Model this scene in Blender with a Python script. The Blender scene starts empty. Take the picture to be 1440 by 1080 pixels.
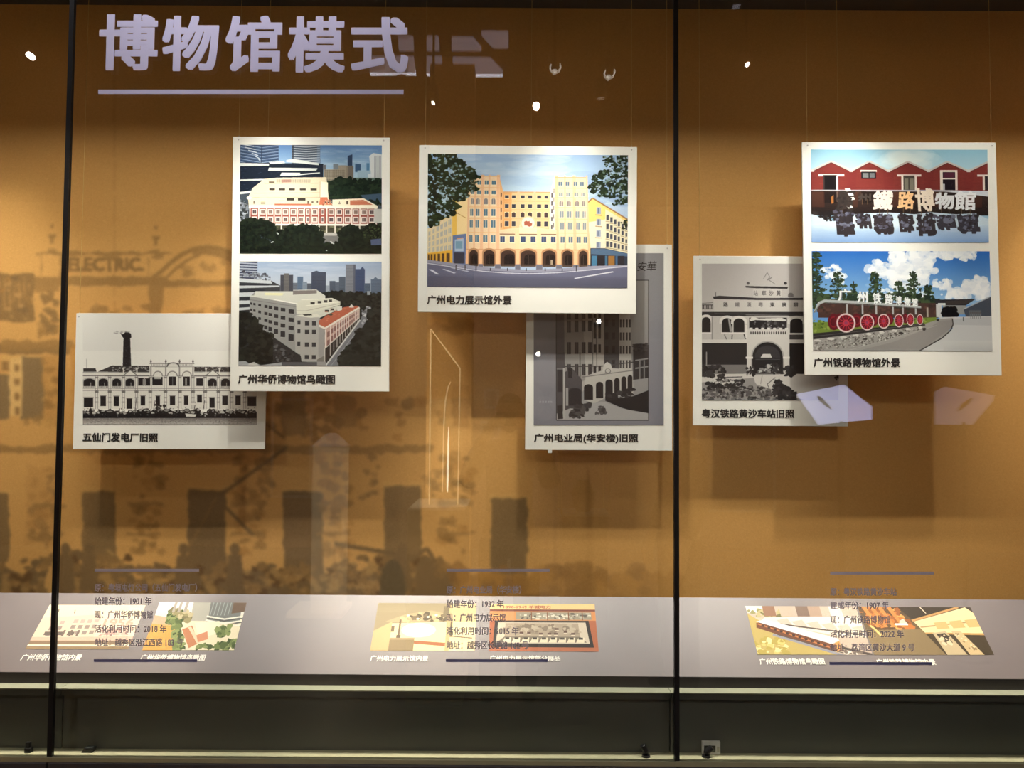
import bpy, bmesh, math, random
import numpy as np
from mathutils import Vector, Matrix

# ------------------------------------------------------------------ camera, world, lights, exposure
C = bpy.context.scene.collection
SC = bpy.context.scene
FPX = 1080.0
cam = bpy.data.cameras.new('camera'); cam.sensor_width = 36.0; cam.lens = 36.0 * FPX / 1440.0
cam.clip_start = 0.02; cam.clip_end = 60
CAM = bpy.data.objects.new('camera', cam); C.objects.link(CAM)
CAM_POS = Vector((0, 0, 1.55))
CAM_ROT = Matrix.Rotation(math.radians(90 + 2.25), 3, 'X') @ Matrix.Rotation(math.radians(0.4), 3, 'Z')
CAM.matrix_world = Matrix.Translation(CAM_POS) @ CAM_ROT.to_4x4()
SC.camera = CAM
W = bpy.data.worlds.new('world'); SC.world = W; W.use_nodes = True
W.node_tree.nodes['Background'].inputs[0].default_value = (0.9, 0.92, 1.0, 1)
W.node_tree.nodes['Background'].inputs[1].default_value = 0.02
SC.view_settings.view_transform = 'Standard'; SC.view_settings.look = 'None'
SC.view_settings.exposure = -0.42; SC.view_settings.gamma = 1.0; SC.view_settings.use_curve_mapping = False
SC.cycles.max_bounces = 8; SC.cycles.transparent_max_bounces = 24; SC.cycles.sample_clamp_indirect = 4.0
try: SC.cycles.use_denoising = True
except Exception: pass

# the light inside the case: a row of small warm spotlights under its ceiling, close behind the glass
CASE_SPOTS = [-2.45, -1.62, -0.72, 0.16, 1.00, 1.80]
CASE_SPOT_Y, CASE_SPOT_Z, CASE_SPOT_POWER = 2.055, 2.765, 92.0
STRIP_POWER = 24.0
CASE_SPOT_COLOR = (1.0, 0.94, 0.85)
# the light of the hall: ceiling spotlights in front of the case and far behind the visitor (x, y, z, watts, aim)
HALL_SPOT_POWER = 20.0

# ------------------------------------------------------------------ small helpers
def lin(c):
    return tuple(((v / 255 + 0.055) / 1.055) ** 2.4 if v / 255 > 0.04045 else v / 255 / 12.92 for v in c[:3])
def px_dir(x, y):
    return CAM_ROT @ Vector(((x - 720.0) / FPX, (540.0 - y) / FPX, -1.0))
def at_y(x, y, Y):                       # the point of the vertical plane Y that stands behind photo point (x, y)
    d = px_dir(x, y); return CAM_POS + d * (Y / d.y)
def on_plane(x, y, p, n):
    d = px_dir(x, y); return CAM_POS + d * ((p - CAM_POS).dot(n) / d.dot(n))

def mat(name, col, rough=0.6, metal=0.0, spec=0.5, noise=0.0, nscale=20.0, bump=0.0, emit=0.0):
    m = bpy.data.materials.new(name); m.use_nodes = True
    nt = m.node_tree; b = nt.nodes['Principled BSDF']
    c = lin(col)
    b.inputs['Base Color'].default_value = (*c, 1)
    b.inputs['Roughness'].default_value = rough; b.inputs['Metallic'].default_value = metal
    b.inputs['Specular IOR Level'].default_value = spec
    if emit:
        b.inputs['Emission Color'].default_value = (*c, 1); b.inputs['Emission Strength'].default_value = emit
    if noise or bump:
        tc = nt.nodes.new('ShaderNodeTexCoord'); n = nt.nodes.new('ShaderNodeTexNoise')
        n.inputs['Scale'].default_value = nscale; n.inputs['Detail'].default_value = 6
        nt.links.new(tc.outputs['Object'], n.inputs['Vector'])
        if noise:
            r = nt.nodes.new('ShaderNodeValToRGB')
            r.color_ramp.elements[0].position = 0.3; r.color_ramp.elements[1].position = 0.7
            r.color_ramp.elements[0].color = (*[max(0, v * (1 - noise)) for v in c], 1)
            r.color_ramp.elements[1].color = (*[min(1, v * (1 + noise)) for v in c], 1)
            nt.links.new(n.outputs['Fac'], r.inputs['Fac']); nt.links.new(r.outputs['Color'], b.inputs['Base Color'])
        if bump:
            bp = nt.nodes.new('ShaderNodeBump'); bp.inputs['Strength'].default_value = bump; bp.inputs['Distance'].default_value = 0.002
            nt.links.new(n.outputs['Fac'], bp.inputs['Height']); nt.links.new(bp.outputs['Normal'], b.inputs['Normal'])
    return m

def glass_mat(name, tint, ior=1.5, rough=0.0):
    m = bpy.data.materials.new(name); m.use_nodes = True
    nt = m.node_tree; nt.nodes.clear()
    o = nt.nodes.new('ShaderNodeOutputMaterial'); mx = nt.nodes.new('ShaderNodeMixShader')
    t = nt.nodes.new('ShaderNodeBsdfTransparent'); g = nt.nodes.new('ShaderNodeBsdfGlossy'); f = nt.nodes.new('ShaderNodeFresnel')
    ge = nt.nodes.new('ShaderNodeNewGeometry'); io = nt.nodes.new('ShaderNodeMix'); io.data_type = 'FLOAT'      # same reflectance entering and leaving the pane
    io.inputs[2].default_value = ior; io.inputs[3].default_value = 1 / ior
    nt.links.new(ge.outputs['Backfacing'], io.inputs[0]); nt.links.new(io.outputs[0], f.inputs['IOR']); t.inputs['Color'].default_value = (*tint, 1)
    g.inputs['Roughness'].default_value = rough; g.inputs['Color'].default_value = (1, 1, 1, 1)
    nt.links.new(f.outputs[0], mx.inputs[0]); nt.links.new(t.outputs[0], mx.inputs[1]); nt.links.new(g.outputs[0], mx.inputs[2])
    nt.links.new(mx.outputs[0], o.inputs['Surface'])
    return m

def image_mat(name, arr, rough=0.45, spec=0.08):      # a flat print: arr is rows from the top, sRGB 0..255
    h, w = arr.shape[:2]
    img = bpy.data.images.new(name, w, h, alpha=False)
    px = np.ones((h, w, 4), np.float32); px[:, :, :3] = np.clip(arr[::-1] / 255.0, 0, 1)
    img.pixels.foreach_set(px.ravel()); img.update(); img.pack()
    m = bpy.data.materials.new(name); m.use_nodes = True
    nt = m.node_tree; b = nt.nodes['Principled BSDF']; b.inputs['Roughness'].default_value = rough
    b.inputs['Specular IOR Level'].default_value = spec
    t = nt.nodes.new('ShaderNodeTexImage'); t.image = img; t.extension = 'EXTEND'
    nt.links.new(t.outputs['Color'], b.inputs['Base Color'])
    return m

def tag(o, label=None, cat=None, group=None, kind=None):
    if label: o['label'] = label
    if cat: o['category'] = cat
    if group: o['group'] = group
    if kind: o['kind'] = kind
    return o
def empty(name, loc, label=None, cat=None, group=None, rz=0.0):
    o = bpy.data.objects.new(name, None); o.empty_display_size = 0.05; C.objects.link(o); o.location = loc; o.rotation_euler.z = rz
    return tag(o, label, cat, group)

class MB:
    """collects simple shapes; build() links them as one mesh object"""
    def __init__(s): s.bm = bmesh.new()
    def box(s, a, b, bev=0.0, rot=None, piv=None):
        a, b = Vector(a), Vector(b)
        r = bmesh.ops.create_cube(s.bm, size=1.0); vs = r['verts']
        c = (a + b) / 2; d = b - a
        for v in vs: v.co = Vector((v.co.x * d.x, v.co.y * d.y, v.co.z * d.z)) + c
        if bev:
            es = list({e for v in vs for e in v.link_edges})
            r2 = bmesh.ops.bevel(s.bm, geom=es, offset=bev, segments=2, affect='EDGES', profile=0.6)
            vs = list({v for f in r2['faces'] for v in f.verts} | {v for v in vs if v.is_valid})
        if rot is not None:
            p = Vector(piv) if piv else c
            for v in vs: v.co = p + rot @ (v.co - p)
        return s
    def tube(s, pts, rad, n=8, cap=True):
        pts = [Vector(p) for p in pts]; rads = rad if isinstance(rad, (list, tuple)) else [rad] * len(pts)
        rings = []
        up0 = None
        for i, p in enumerate(pts):
            d = (pts[min(i + 1, len(pts) - 1)] - pts[max(i - 1, 0)]).normalized()
            up = up0 or (Vector((0, 0, 1)) if abs(d.z) < 0.9 else Vector((1, 0, 0)))
            u = d.cross(up).normalized(); w = u.cross(d).normalized(); up0 = w
            rings.append([s.bm.verts.new(p + (u * math.cos(2 * math.pi * k / n) + w * math.sin(2 * math.pi * k / n)) * rads[i]) for k in range(n)])
        for a, b in zip(rings, rings[1:]):
            for k in range(n): s.bm.faces.new((a[k], a[(k + 1) % n], b[(k + 1) % n], b[k]))
        if cap:
            s.bm.faces.new(rings[0][::-1]); s.bm.faces.new(rings[-1])
        return s
    def prism(s, pts, thick):                 # planar polygon (3-D points) pushed along thick
        t = Vector(thick); a = [s.bm.verts.new(Vector(p)) for p in pts]; b = [s.bm.verts.new(Vector(p) + t) for p in pts]
        s.bm.faces.new(a); s.bm.faces.new(b[::-1]); n = len(a)
        for k in range(n): s.bm.faces.new((a[(k + 1) % n], a[k], b[k], b[(k + 1) % n]))
        return s
    def quad(s, pts, uv=True):
        f = s.bm.faces.new([s.bm.verts.new(Vector(p)) for p in pts])
        l = s.bm.loops.layers.uv.verify()
        for lp, c in zip(f.loops, ((0, 1), (1, 1), (1, 0), (0, 0))): lp[l].uv = c      # TL TR BR BL
        return s
    def sphere(s, c, r, sc=(1, 1, 1), seg=12, rings=8):
        r_ = bmesh.ops.create_uvsphere(s.bm, u_segments=seg, v_segments=rings, radius=r)
        for v in r_['verts']: v.co = Vector((v.co.x * sc[0], v.co.y * sc[1], v.co.z * sc[2])) + Vector(c)
        return s
    def build(s, name, m, parent=None, smooth=False, recalc=True):
        if recalc: bmesh.ops.recalc_face_normals(s.bm, faces=s.bm.faces)
        me = bpy.data.meshes.new(name); s.bm.to_mesh(me); s.bm.free()
        if smooth: me.shade_smooth()
        me.materials.append(m)
        o = bpy.data.objects.new(name, me); C.objects.link(o)
        if parent is not None:
            o.parent = parent; o.matrix_parent_inverse = PINV(parent)
        else:                                  # origin at the middle of the base
            a = np.array([v.co[:] for v in me.vertices]); q = Vector(((a[:, 0].min() + a[:, 0].max()) / 2, (a[:, 1].min() + a[:, 1].max()) / 2, a[:, 2].min()))
            me.transform(Matrix.Translation(-q)); o.location = q
        return o
def WM(p):
    loc = Matrix.Translation(p.location) @ p.rotation_euler.to_matrix().to_4x4()
    return WM(p.parent) @ p.matrix_parent_inverse @ loc if p.parent else loc
def PINV(p): return WM(p).inverted()

# ------------------------------------------------------------------ lettering
_fc = bpy.data.curves.new('lettering_source', 'FONT'); _fo = bpy.data.objects.new('lettering_source', _fc); C.objects.link(_fo)
_gc = {}
def glyphs(txt, bold=0.02, res=3):
    """triangulated outline of a line of text scaled to the unit box: (verts N x 2, list of faces); bold strokes are laid over each other, slightly shifted"""
    key = (txt, round(bold, 4), res)
    if key in _gc: return _gc[key]
    _fc.body = txt; _fc.resolution_u = res
    dg = bpy.context.evaluated_depsgraph_get(); dg.update()
    me = bpy.data.meshes.new_from_object(_fo.evaluated_get(dg))
    v0 = np.array([tuple(q.co)[:2] for q in me.vertices], float); f0 = [tuple(p.vertices) for p in me.polygons]
    bpy.data.meshes.remove(me)
    if bold:
        vs, fs = [], []
        for dx, dy in ((0, 0), (1, 0), (-1, 0), (0, 1), (0, -1), (.95, .95), (-.95, .95), (.95, -.95), (-.95, -.95)):
            b = sum(len(q) for q in vs); vs.append(v0 + np.array((dx * bold, dy * bold * .8))); fs += [tuple(k + b for k in q) for q in f0]
        v0 = np.concatenate(vs); f0 = fs
    lo, hi = v0.min(0), v0.max(0); v = (v0 - lo) / (hi - lo)
    _gc[key] = (v, f0)
    return v, f0
def letter_mesh(name, parts, m, parent=None):
    """parts: list of (text, origin(bottom left), right vector, up vector, bold) -> one flat mesh"""
    vs, fs = [], []
    for txt, o, r, u, bold in parts:
        nrm = Vector(r).cross(Vector(u)).normalized()
        if txt == '|bar':
            v, f = np.array([(0, 0), (1, 0), (1, 1), (0, 1)], float), [(0, 1, 2, 3)]
        else: v, f = glyphs(txt, bold)
        b = len(vs)
        lay = 9 if (bold and txt != '|bar') else 1; per = len(v) // lay      # the strokes of the bold letters lie in thin layers
        vs += [tuple(Vector(o) + Vector(r) * a + Vector(u) * c + nrm * (4e-5 * (lay - 1 - k // per))) for k, (a, c) in enumerate(v)]; fs += [tuple(i + b for i in q) for q in f]
    me = bpy.data.meshes.new(name); me.from_pydata(vs, [], fs); me.update(); me.materials.append(m)
    o = bpy.data.objects.new(name, me); C.objects.link(o)
    if parent is not None: o.parent = parent; o.matrix_parent_inverse = PINV(parent)
    return o

# ------------------------------------------------------------------ painter for the flat prints
class Paint:
    def __init__(s, box, scale, bg=(200, 200, 200), seed=1, tf=None, size=None):
        s.x0, s.y0, s.x1, s.y1 = box; s.k = scale; s.tf = tf
        w, h = size or (int((s.x1 - s.x0) * scale), int((s.y1 - s.y0) * scale))
        s.w, s.h = w, h; s.a = np.empty((h, w, 3), np.float32); s.a[:] = bg
        s.r = random.Random(seed); s.n = np.random.RandomState(seed)
    def T(s, pts):
        p = np.asarray(pts, float)
        if s.tf is not None: return s.tf(p)
        return (p - (s.x0, s.y0)) * s.k
    def _mix(s, ys, xs, m, col, al):
        reg = s.a[ys, xs]; c = np.asarray(col, np.float32)
        reg[m] = reg[m] * (1 - al) + c * al
    def poly(s, pts, col, al=1.0, raw=False):
        p = np.asarray(pts, float) if raw else s.T(pts)
        x0, y0 = np.floor(p.min(0)).astype(int); x1, y1 = np.ceil(p.max(0)).astype(int) + 1
        x0, y0 = max(x0, 0), max(y0, 0); x1, y1 = min(x1, s.w), min(y1, s.h)
        if x1 <= x0 or y1 <= y0: return s
        X = np.arange(x0, x1) + 0.5; Y = (np.arange(y0, y1) + 0.5)[:, None]
        m = np.zeros((y1 - y0, x1 - x0), bool); n = len(p)
        for i in range(n):
            (ax, ay), (bx, by) = p[i], p[(i + 1) % n]
            if ay == by: continue
            c = (ay <= Y) != (by <= Y)
            m ^= c & (X < (bx - ax) * (Y - ay) / (by - ay) + ax)
        s._mix(slice(y0, y1), slice(x0, x1), m, col, al); return s
    def rect(s, x0, y0, x1, y1, col, al=1.0): return s.poly([(x0, y0), (x1, y0), (x1, y1), (x0, y1)], col, al)
    def rects(s, lst, y0, y1, col, al=1.0):
        for a, b in lst: s.rect(a, y0, b, y1, col, al)
        return s
    def line(s, pts, w, col, al=1.0):
        for (ax, ay), (bx, by) in zip(pts, pts[1:]):
            d = math.hypot(bx - ax, by - ay) or 1; nx, ny = -(by - ay) / d * w / 2, (bx - ax) / d * w / 2
            s.poly([(ax + nx, ay + ny), (bx + nx, by + ny), (bx - nx, by - ny), (ax - nx, ay - ny)], col, al)
        return s
    def ell(s, cx, cy, rx, ry, col, al=1.0, n=18, jag=0.0):
        pts = []
        for k in range(n):
            q = 1 + (s.r.uniform(-jag, jag) if jag else 0); t = 2 * math.pi * k / n
            pts.append((cx + rx * q * math.cos(t), cy + ry * q * math.sin(t)))
        return s.poly(pts, col, al)
    def arch(s, x0, x1, top, bot, col, rise=None, al=1.0):
        r = rise if rise is not None else (x1 - x0) / 2; c = (x0 + x1) / 2
        pts = [(x0, bot)] + [(c - (x1 - x0) / 2 * math.cos(math.pi * k / 10), top + r - r * math.sin(math.pi * k / 10)) for k in range(11)] + [(x1, bot)]
        return s.poly(pts, col, al)
    def grad(s, y0, y1, c0, c1, x0=None, x1=None):
        a, b = int((y0 - s.y0) * s.k), int((y1 - s.y0) * s.k); a, b2 = max(a, 0), min(b, s.h)
        xa = 0 if x0 is None else max(0, int((x0 - s.x0) * s.k)); xb = s.w if x1 is None else min(s.w, int((x1 - s.x0) * s.k))
        t = ((np.arange(a, b2) - (y0 - s.y0) * s.k) / max(1, b - a))[:, None, None]
        s.a[a:b2, xa:xb] = np.asarray(c0, np.float32) * (1 - t) + np.asarray(c1, np.float32) * t; return s
    def leaves(s, region, n, rad, cols, al=1.0, jag=0.35):
        """n ragged leaf clumps inside a polygon region"""
        p = np.asarray(region, float); lo, hi = p.min(0), p.max(0); k = 0; tries = 0
        while k < n and tries < n * 8:
            tries += 1
            x, y = s.r.uniform(lo[0], hi[0]), s.r.uniform(lo[1], hi[1]); ins = False
            for i in range(len(p)):
                (ax, ay), (bx, by) = p[i], p[(i + 1) % len(p)]
                if (ay <= y) != (by <= y) and x < (bx - ax) * (y - ay) / (by - ay) + ax: ins = not ins
            if ins:
                q = rad * s.r.uniform(0.5, 1.3); s.ell(x, y, q, q * s.r.uniform(0.6, 1), s.r.choice(cols), al, 9, jag); k += 1
        return s
    def text(s, txt, x0, y0, x1, y1, col, bold=0.02, al=1.0, flip=False, skew=0.0):
        v, f = glyphs(txt, bold, 2)
        Y = v[:, 1] if flip else 1 - v[:, 1]
        pts = s.T(np.stack([x0 + v[:, 0] * (x1 - x0) + skew * (0.5 - Y), y0 + Y * (y1 - y0)], 1))
        for q in f: s.poly(pts[list(q)], col, al, raw=True)
        return s
    def grain(s, amp, cell=1, mono=True):
        h, w = s.h // cell + 1, s.w // cell + 1
        n = s.n.normal(0, amp, (h, w, 1 if mono else 3)).repeat(cell, 0).repeat(cell, 1)[:s.h, :s.w]
        s.a += n; return s
    def blur(s, r=1, times=1):
        for _ in range(times):
            for ax in (0, 1):
                p = np.pad(s.a, [(r, r) if i == ax else (0, 0) for i in range(3)], mode='edge')
                c = np.cumsum(p, ax); c = np.concatenate([np.zeros_like(c.take([0], ax)), c], ax); n = s.a.shape[ax]
                s.a = ((c.take(range(2 * r + 1, 2 * r + 1 + n), ax) - c.take(range(n), ax)) / (2 * r + 1)).astype(np.float32)
        return s
    def out(s): return np.clip(s.a, 0, 255)
# ------------------------------------------------------------------ the photographs printed on the boards (each in the frame of its own sheet)
def print_power_station():
    P = Paint((80, 45, 1342, 832), 0.8, (240, 237, 230), 3)
    P.grad(45, 300, (240, 237, 230), (232, 229, 223))
    K = (42, 38, 40); L = (226, 222, 214); G = (150, 146, 142)
    P.poly([(376, 215), (425, 215), (431, 412), (370, 412)], K)
    P.poly([(352, 172), (372, 182), (388, 166), (412, 168), (430, 178), (433, 205), (414, 220), (382, 218), (368, 200)], K)
    for i in range(16): P.ell(P.r.uniform(305, 420), P.r.uniform(150, 178), P.r.uniform(5, 15), 4, G, 0.45, 8, 0.4)
    for i in range(40): P.ell(P.r.uniform(376, 424), P.r.uniform(220, 405), 3, 2, (110, 105, 104), 0.8, 6)
    P.poly([(190, 452), (292, 408), (560, 410), (575, 458)], (62, 58, 58)); P.poly([(84, 428), (172, 428), (180, 452), (84, 452)], (62, 58, 58))
    P.poly([(890, 416), (1150, 418), (1342, 424), (1342, 455), (890, 452)], (62, 58, 58))
    for i in range(110): P.ell(P.r.choice([P.r.uniform(290, 560), P.r.uniform(900, 1335)]), P.r.uniform(415, 448), P.r.uniform(3, 10), 3, (185, 180, 174), 0.8, 7, 0.3)
    P.line([(106, 360), (106, 428)], 3, G)
    P.rect(80, 455, 1342, 722, L)
    P.line([(80, 458), (1342, 460)], 5, G); P.line([(80, 481), (1342, 484)], 6, (95, 90, 90))
    P.line([(80, 572), (1342, 574)], 4, G); P.line([(80, 586), (1342, 588)], 5, (110, 105, 104))
    for x in (180, 275, 375, 470, 570, 680, 785, 880, 968, 1065, 1160, 1255):
        P.rect(x - 10, 485, x - 6, 720, G); P.rect(x + 6, 485, x + 10, 720, G); P.rect(x - 14, 590, x + 14, 604, (120, 116, 114)); P.rect(x - 13, 635, x + 13, 642, G); P.rect(x - 13, 668, x + 13, 676, G)
        P.rect(x - 12, 490, x + 12, 500, (130, 126, 124))
    for a, b in ((85, 168), (195, 262), (295, 357), (390, 452), (990, 1052), (1084, 1146), (1180, 1242), (1275, 1340)):
        P.arch(a - 7, b + 7, 494, 552, (190, 186, 180), 24); P.arch(a, b, 502, 556, K, 24); P.rect(a - 4, 556, b + 4, 570, (205, 201, 194))
        for q in range(int(a), int(b), 9): P.rect(q, 557, q + 3, 569, (120, 116, 114))
        P.rect(a + (b - a) * .6, 530, a + (b - a) * .66, 556, (180, 176, 170))
    for a, b, t, u in ((483, 522, 498, 553), (530, 570, 500, 553), (585, 660, 490, 550), (705, 757, 488, 552), (810, 857, 488, 555), (905, 953, 500, 555)): P.rect(a, t, b, u, K)
    P.rect(515, 505, 540, 548, (150, 146, 142)); P.rect(824, 500, 836, 550, (150, 146, 142)); P.rect(730, 490, 735, 552, (120, 116, 114)); P.rect(600, 490, 650, 505, (190, 186, 180))
    for a, b, t, u in ((88, 155, 640, 708), (207, 247, 628, 700), (305, 343, 630, 700), (398, 437, 646, 720), (500, 533, 628, 695), (610, 640, 628, 700), (713, 750, 628, 692), (815, 845, 626, 690), (910, 945, 622, 675), (1000, 1037, 640, 712), (1093, 1131, 626, 692), (1187, 1225, 626, 692), (1275, 1338, 634, 700)):
        P.rect(a - 4, t - 6, b + 4, t, G); P.rect(a, t, b, u, K)
    P.rect(565, 392, 890, 482, (232, 228, 220)); P.line([(565, 392), (890, 392)], 6, (110, 106, 104)); P.line([(565, 416), (890, 417)], 4, (120, 116, 114))
    for x in range(580, 885, 11): P.rect(x, 397, x + 4, 411, G)
    for x in (575, 683, 783, 880): P.rect(x - 3, 365, x + 3, 396, (90, 86, 86)); P.ell(x, 378, 7, 8, (110, 105, 104)); P.rect(x - 5, 418, x + 5, 482, G)
    P.arch(688, 784, 384, 416, (100, 96, 95), 30); P.arch(697, 775, 392, 417, (224, 220, 212), 24)
    for a, b in ((590, 662), (692, 770), (800, 872)):
        P.arch(a, b, 446, 484, (140, 136, 132), 36); P.arch(a + 7, b - 7, 453, 486, (228, 224, 216), 32)
    for c in (425, 1024):
        P.poly([(c - 58, 482), (c, 436), (c + 58, 482)], (110, 106, 104)); P.poly([(c - 46, 479), (c, 444), (c + 46, 479)], (228, 224, 216))
        for q in (-50, 48): P.rect(c + q - 4, 425, c + q + 4, 462, (225, 220, 212)); P.ell(c + q, 430, 8, 9, (215, 210, 203))
    P.rect(80, 742, 1342, 786, (34, 31, 33))
    for i in range(46):
        x = 90 + i * 27.5 + P.r.uniform(-8, 8); y = P.r.uniform(722, 752); w = P.r.uniform(18, 38)
        P.ell(x, y + 12, w, P.r.uniform(15, 24), (38, 35, 36), 1, 12, 0.25)
        P.ell(x + P.r.uniform(-8, 8), y + 4, w * .6, P.r.uniform(5, 11), P.r.choice([(190, 186, 180), (150, 146, 142), (212, 208, 200)]), .9, 10, 0.3)
    for i in range(140): P.ell(P.r.uniform(84, 1340), P.r.uniform(706, 772), P.r.uniform(2, 7), P.r.uniform(2, 6), P.r.choice([(40, 37, 38), (52, 48, 48), (190, 186, 180), (140, 136, 132)]), .9, 7, .4)
    for x, t in ((470, 640), (605, 660), (965, 660), (900, 668)): P.line([(x, t), (x - 12, 730)], 4, (70, 66, 66))
    P.poly([(865, 680), (950, 676), (960, 690), (860, 692)], (225, 220, 212)); P.poly([(822, 752), (905, 760), (895, 778), (830, 776)], (220, 216, 208))
    for i in range(14): P.ell(P.r.uniform(600, 680), P.r.uniform(690, 720), 9, 8, (60, 56, 56), 1, 8, .4)
    P.grad(786, 832, (120, 115, 113), (186, 181, 175))
    for i in range(700): P.ell(P.r.uniform(80, 1342), P.r.uniform(787, 832), P.r.uniform(2, 6), 1.6, P.r.choice([(80, 76, 76), (110, 105, 104), (200, 195, 188)]), .7, 6)
    return P.grain(5).blur(1).out()

def print_aerial_front():
    P = Paint((80, 87, 1305, 1028), 0.8, (60, 70, 80), 5)
    P.grad(87, 380, (92, 128, 178), (172, 198, 215))
    for i in range(30): P.ell(P.r.uniform(780, 1250), P.r.uniform(110, 260), P.r.uniform(40, 120), P.r.uniform(6, 16), (190, 208, 224), .12)
    P.poly([(80, 87), (412, 87), (414, 240), (80, 250)], (52, 70, 98))
    for k in range(7):
        y = 78 + k * 26; P.line([(80, y), (268, y + 34), (412, y + 14)], 7, (128, 146, 172)); P.line([(80, y + 9), (268, y + 44), (412, y + 22)], 4, (76, 98, 132)); P.line([(90 + k * 30, y + 4), (200 + k * 12, y + 24)], 7, (196, 204, 212))
    P.rect(262, 87, 268, 240, (40, 54, 78))
    P.poly([(528, 87), (772, 87), (774, 300), (528, 245)], (66, 76, 92))
    for k in range(8):
        y = 92 + k * 20; P.poly([(530, y), (650, y + 7), (770, y - 1), (770, y + 9), (650, y + 17), (530, y + 10)], (160, 168, 178))
    P.rect(528, 87, 545, 240, (48, 52, 62), .7); P.rect(745, 87, 772, 270, (120, 140, 165), .5)
    P.poly([(80, 240), (800, 250), (800, 400), (280, 420), (80, 520)], (26, 34, 48))
    for i in range(90): P.rect(*(lambda x, y: (x, y, x + P.r.uniform(3, 30), y + 4))(P.r.uniform(82, 560), P.r.uniform(280, 470)), P.r.choice([(42, 56, 78), (18, 24, 34), (60, 76, 100)]), .8)
    for q in ([(80, 244), (330, 250), (330, 268), (80, 272)], [(330, 285), (750, 288), (738, 310), (322, 312)], [(440, 328), (600, 328), (600, 352), (426, 356)], [(80, 388), (320, 382), (330, 394), (80, 402)], [(80, 496), (190, 486), (196, 503), (80, 517)], [(480, 218), (540, 206), (700, 236), (760, 244), (760, 262), (640, 250), (480, 234)], [(330, 236), (460, 228), (470, 246), (340, 254)], [(600, 338), (770, 324), (772, 332), (600, 350)]):
        P.poly(q, (205, 210, 206))
    P.poly([(80, 560), (150, 600), (150, 790), (80, 790)], (168, 172, 178)); P.leaves([(80, 560), (150, 600), (150, 790), (80, 790)], 60, 14, [(60, 66, 70), (120, 126, 134), (40, 46, 46)])
    # far skyline
    P.rect(885, 250, 930, 300, (118, 128, 138)); P.rect(930, 262, 1000, 300, (150, 142, 130))
    P.rect(805, 298, 996, 402, (150, 140, 122))
    for y in range(306, 398, 13): P.rect(812, y, 990, y + 5, (92, 88, 84))
    for x in range(825, 990, 16): P.rect(x, 300, x + 4, 400, (160, 150, 134))
    P.rect(996, 264, 1060, 392, (112, 104, 96)); P.rect(996, 264, 1010, 392, (140, 130, 116))
    P.poly([(1010, 180), (1050, 166), (1050, 264), (1010, 264)], (44, 62, 90)); P.rect(1075, 250, 1122, 320, (56, 88, 122)); P.rect(1172, 242, 1198, 310, (82, 124, 160))
    P.rect(1095, 306, 1212, 382, (150, 176, 196)); P.rect(1185, 334, 1214, 384, (196, 206, 212))
    P.poly([(1196, 180), (1230, 154), (1305, 166), (1305, 390), (1216, 384)], (206, 210, 212))
    for x in range(1240, 1305, 13): P.rect(x, 178, x + 6, 380, (150, 156, 162))
    P.rect(796, 258, 822, 300, (96, 100, 106))
    P.rect(1060, 370, 1305, 410, (92, 112, 104))
    gr = [(24, 36, 26), (30, 44, 32), (18, 28, 22), (38, 52, 36)]
    P.poly([(838, 400), (920, 384), (1305, 400), (1305, 560), (838, 560)], (24, 34, 28)); P.leaves([(838, 400), (940, 376), (1305, 392), (1305, 545), (838, 545)], 260, 22, gr)
    P.poly([(1120, 520), (1305, 505), (1305, 600), (1180, 590)], (64, 84, 104))
    P.leaves([(1200, 560), (1305, 540), (1305, 620), (1210, 610)], 30, 14, gr)
    # white terraces
    cr = (216, 204, 176)
    P.poly([(150, 545), (190, 462), (292, 384), (400, 372), (826, 366), (850, 560), (880, 620), (160, 640)], cr)
    P.poly([(292, 384), (400, 374), (826, 367), (826, 396), (285, 420)], (216, 204, 174))
    for x in range(396, 690, 9): P.rect(x, 386, x + 4, 414, (132, 122, 112))
    P.poly([(440, 388), (520, 386), (520, 412), (440, 416)], (150, 96, 92), .6)
    P.line([(290, 424), (760, 420)], 5, (196, 184, 156)); P.line([(200, 508), (770, 498)], 6, (200, 188, 160)); P.line([(190, 545), (850, 540)], 7, (190, 176, 150))
    P.rect(770, 404, 776, 545, (180, 166, 140)); P.poly([(776, 404), (840, 412), (840, 540), (776, 540)], (246, 236, 208))
    for a, b in ((334, 382), (418, 470), (505, 555), (598, 650), (690, 744)): P.rect(a, 465, b, 482, (66, 60, 56)); P.rect(a - 4, 482, b + 4, 488, (250, 240, 214))
    for a, b in ((484, 550), (581, 648)): P.rect(a, 548, b, 570, (56, 50, 46))
    for a, b, t, u in ((198, 208, 575, 600), (260, 300, 580, 602), (415, 468, 568, 576), (664, 678, 572, 598), (700, 716, 576, 590), (744, 756, 570, 588), (330, 380, 405, 418)): P.rect(a, t, b, u, (110, 96, 82))
    P.ell(160, 548, 22, 14, (240, 230, 204)); P.poly([(250, 540), (470, 545), (470, 600), (250, 600)], (220, 214, 180), .6)
    P.rect(380, 597, 700, 612, (184, 108, 84)); P.poly([(776, 542), (832, 540), (848, 575), (882, 606), (764, 606)], (196, 112, 84))
    P.leaves([(800, 570), (880, 560), (880, 606), (800, 606)], 24, 8, [(150, 88, 70), (90, 70, 60), (214, 190, 160)])
    P.poly([(880, 560), (1150, 548), (1268, 612), (880, 614)], (238, 226, 200)); P.poly([(1032, 566), (1148, 562), (1228, 604), (1032, 606)], (190, 104, 80))
    for k in range(3): P.line([(1040, 575 + k * 11), (1180 + k * 16, 575 + k * 11)], 3, (214, 150, 120))
    P.rect(1000, 572, 1016, 600, (96, 80, 70)); P.poly([(930, 600), (942, 572), (952, 600)], (150, 140, 124)); P.rect(890, 566, 1000, 572, (250, 240, 216))
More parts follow.
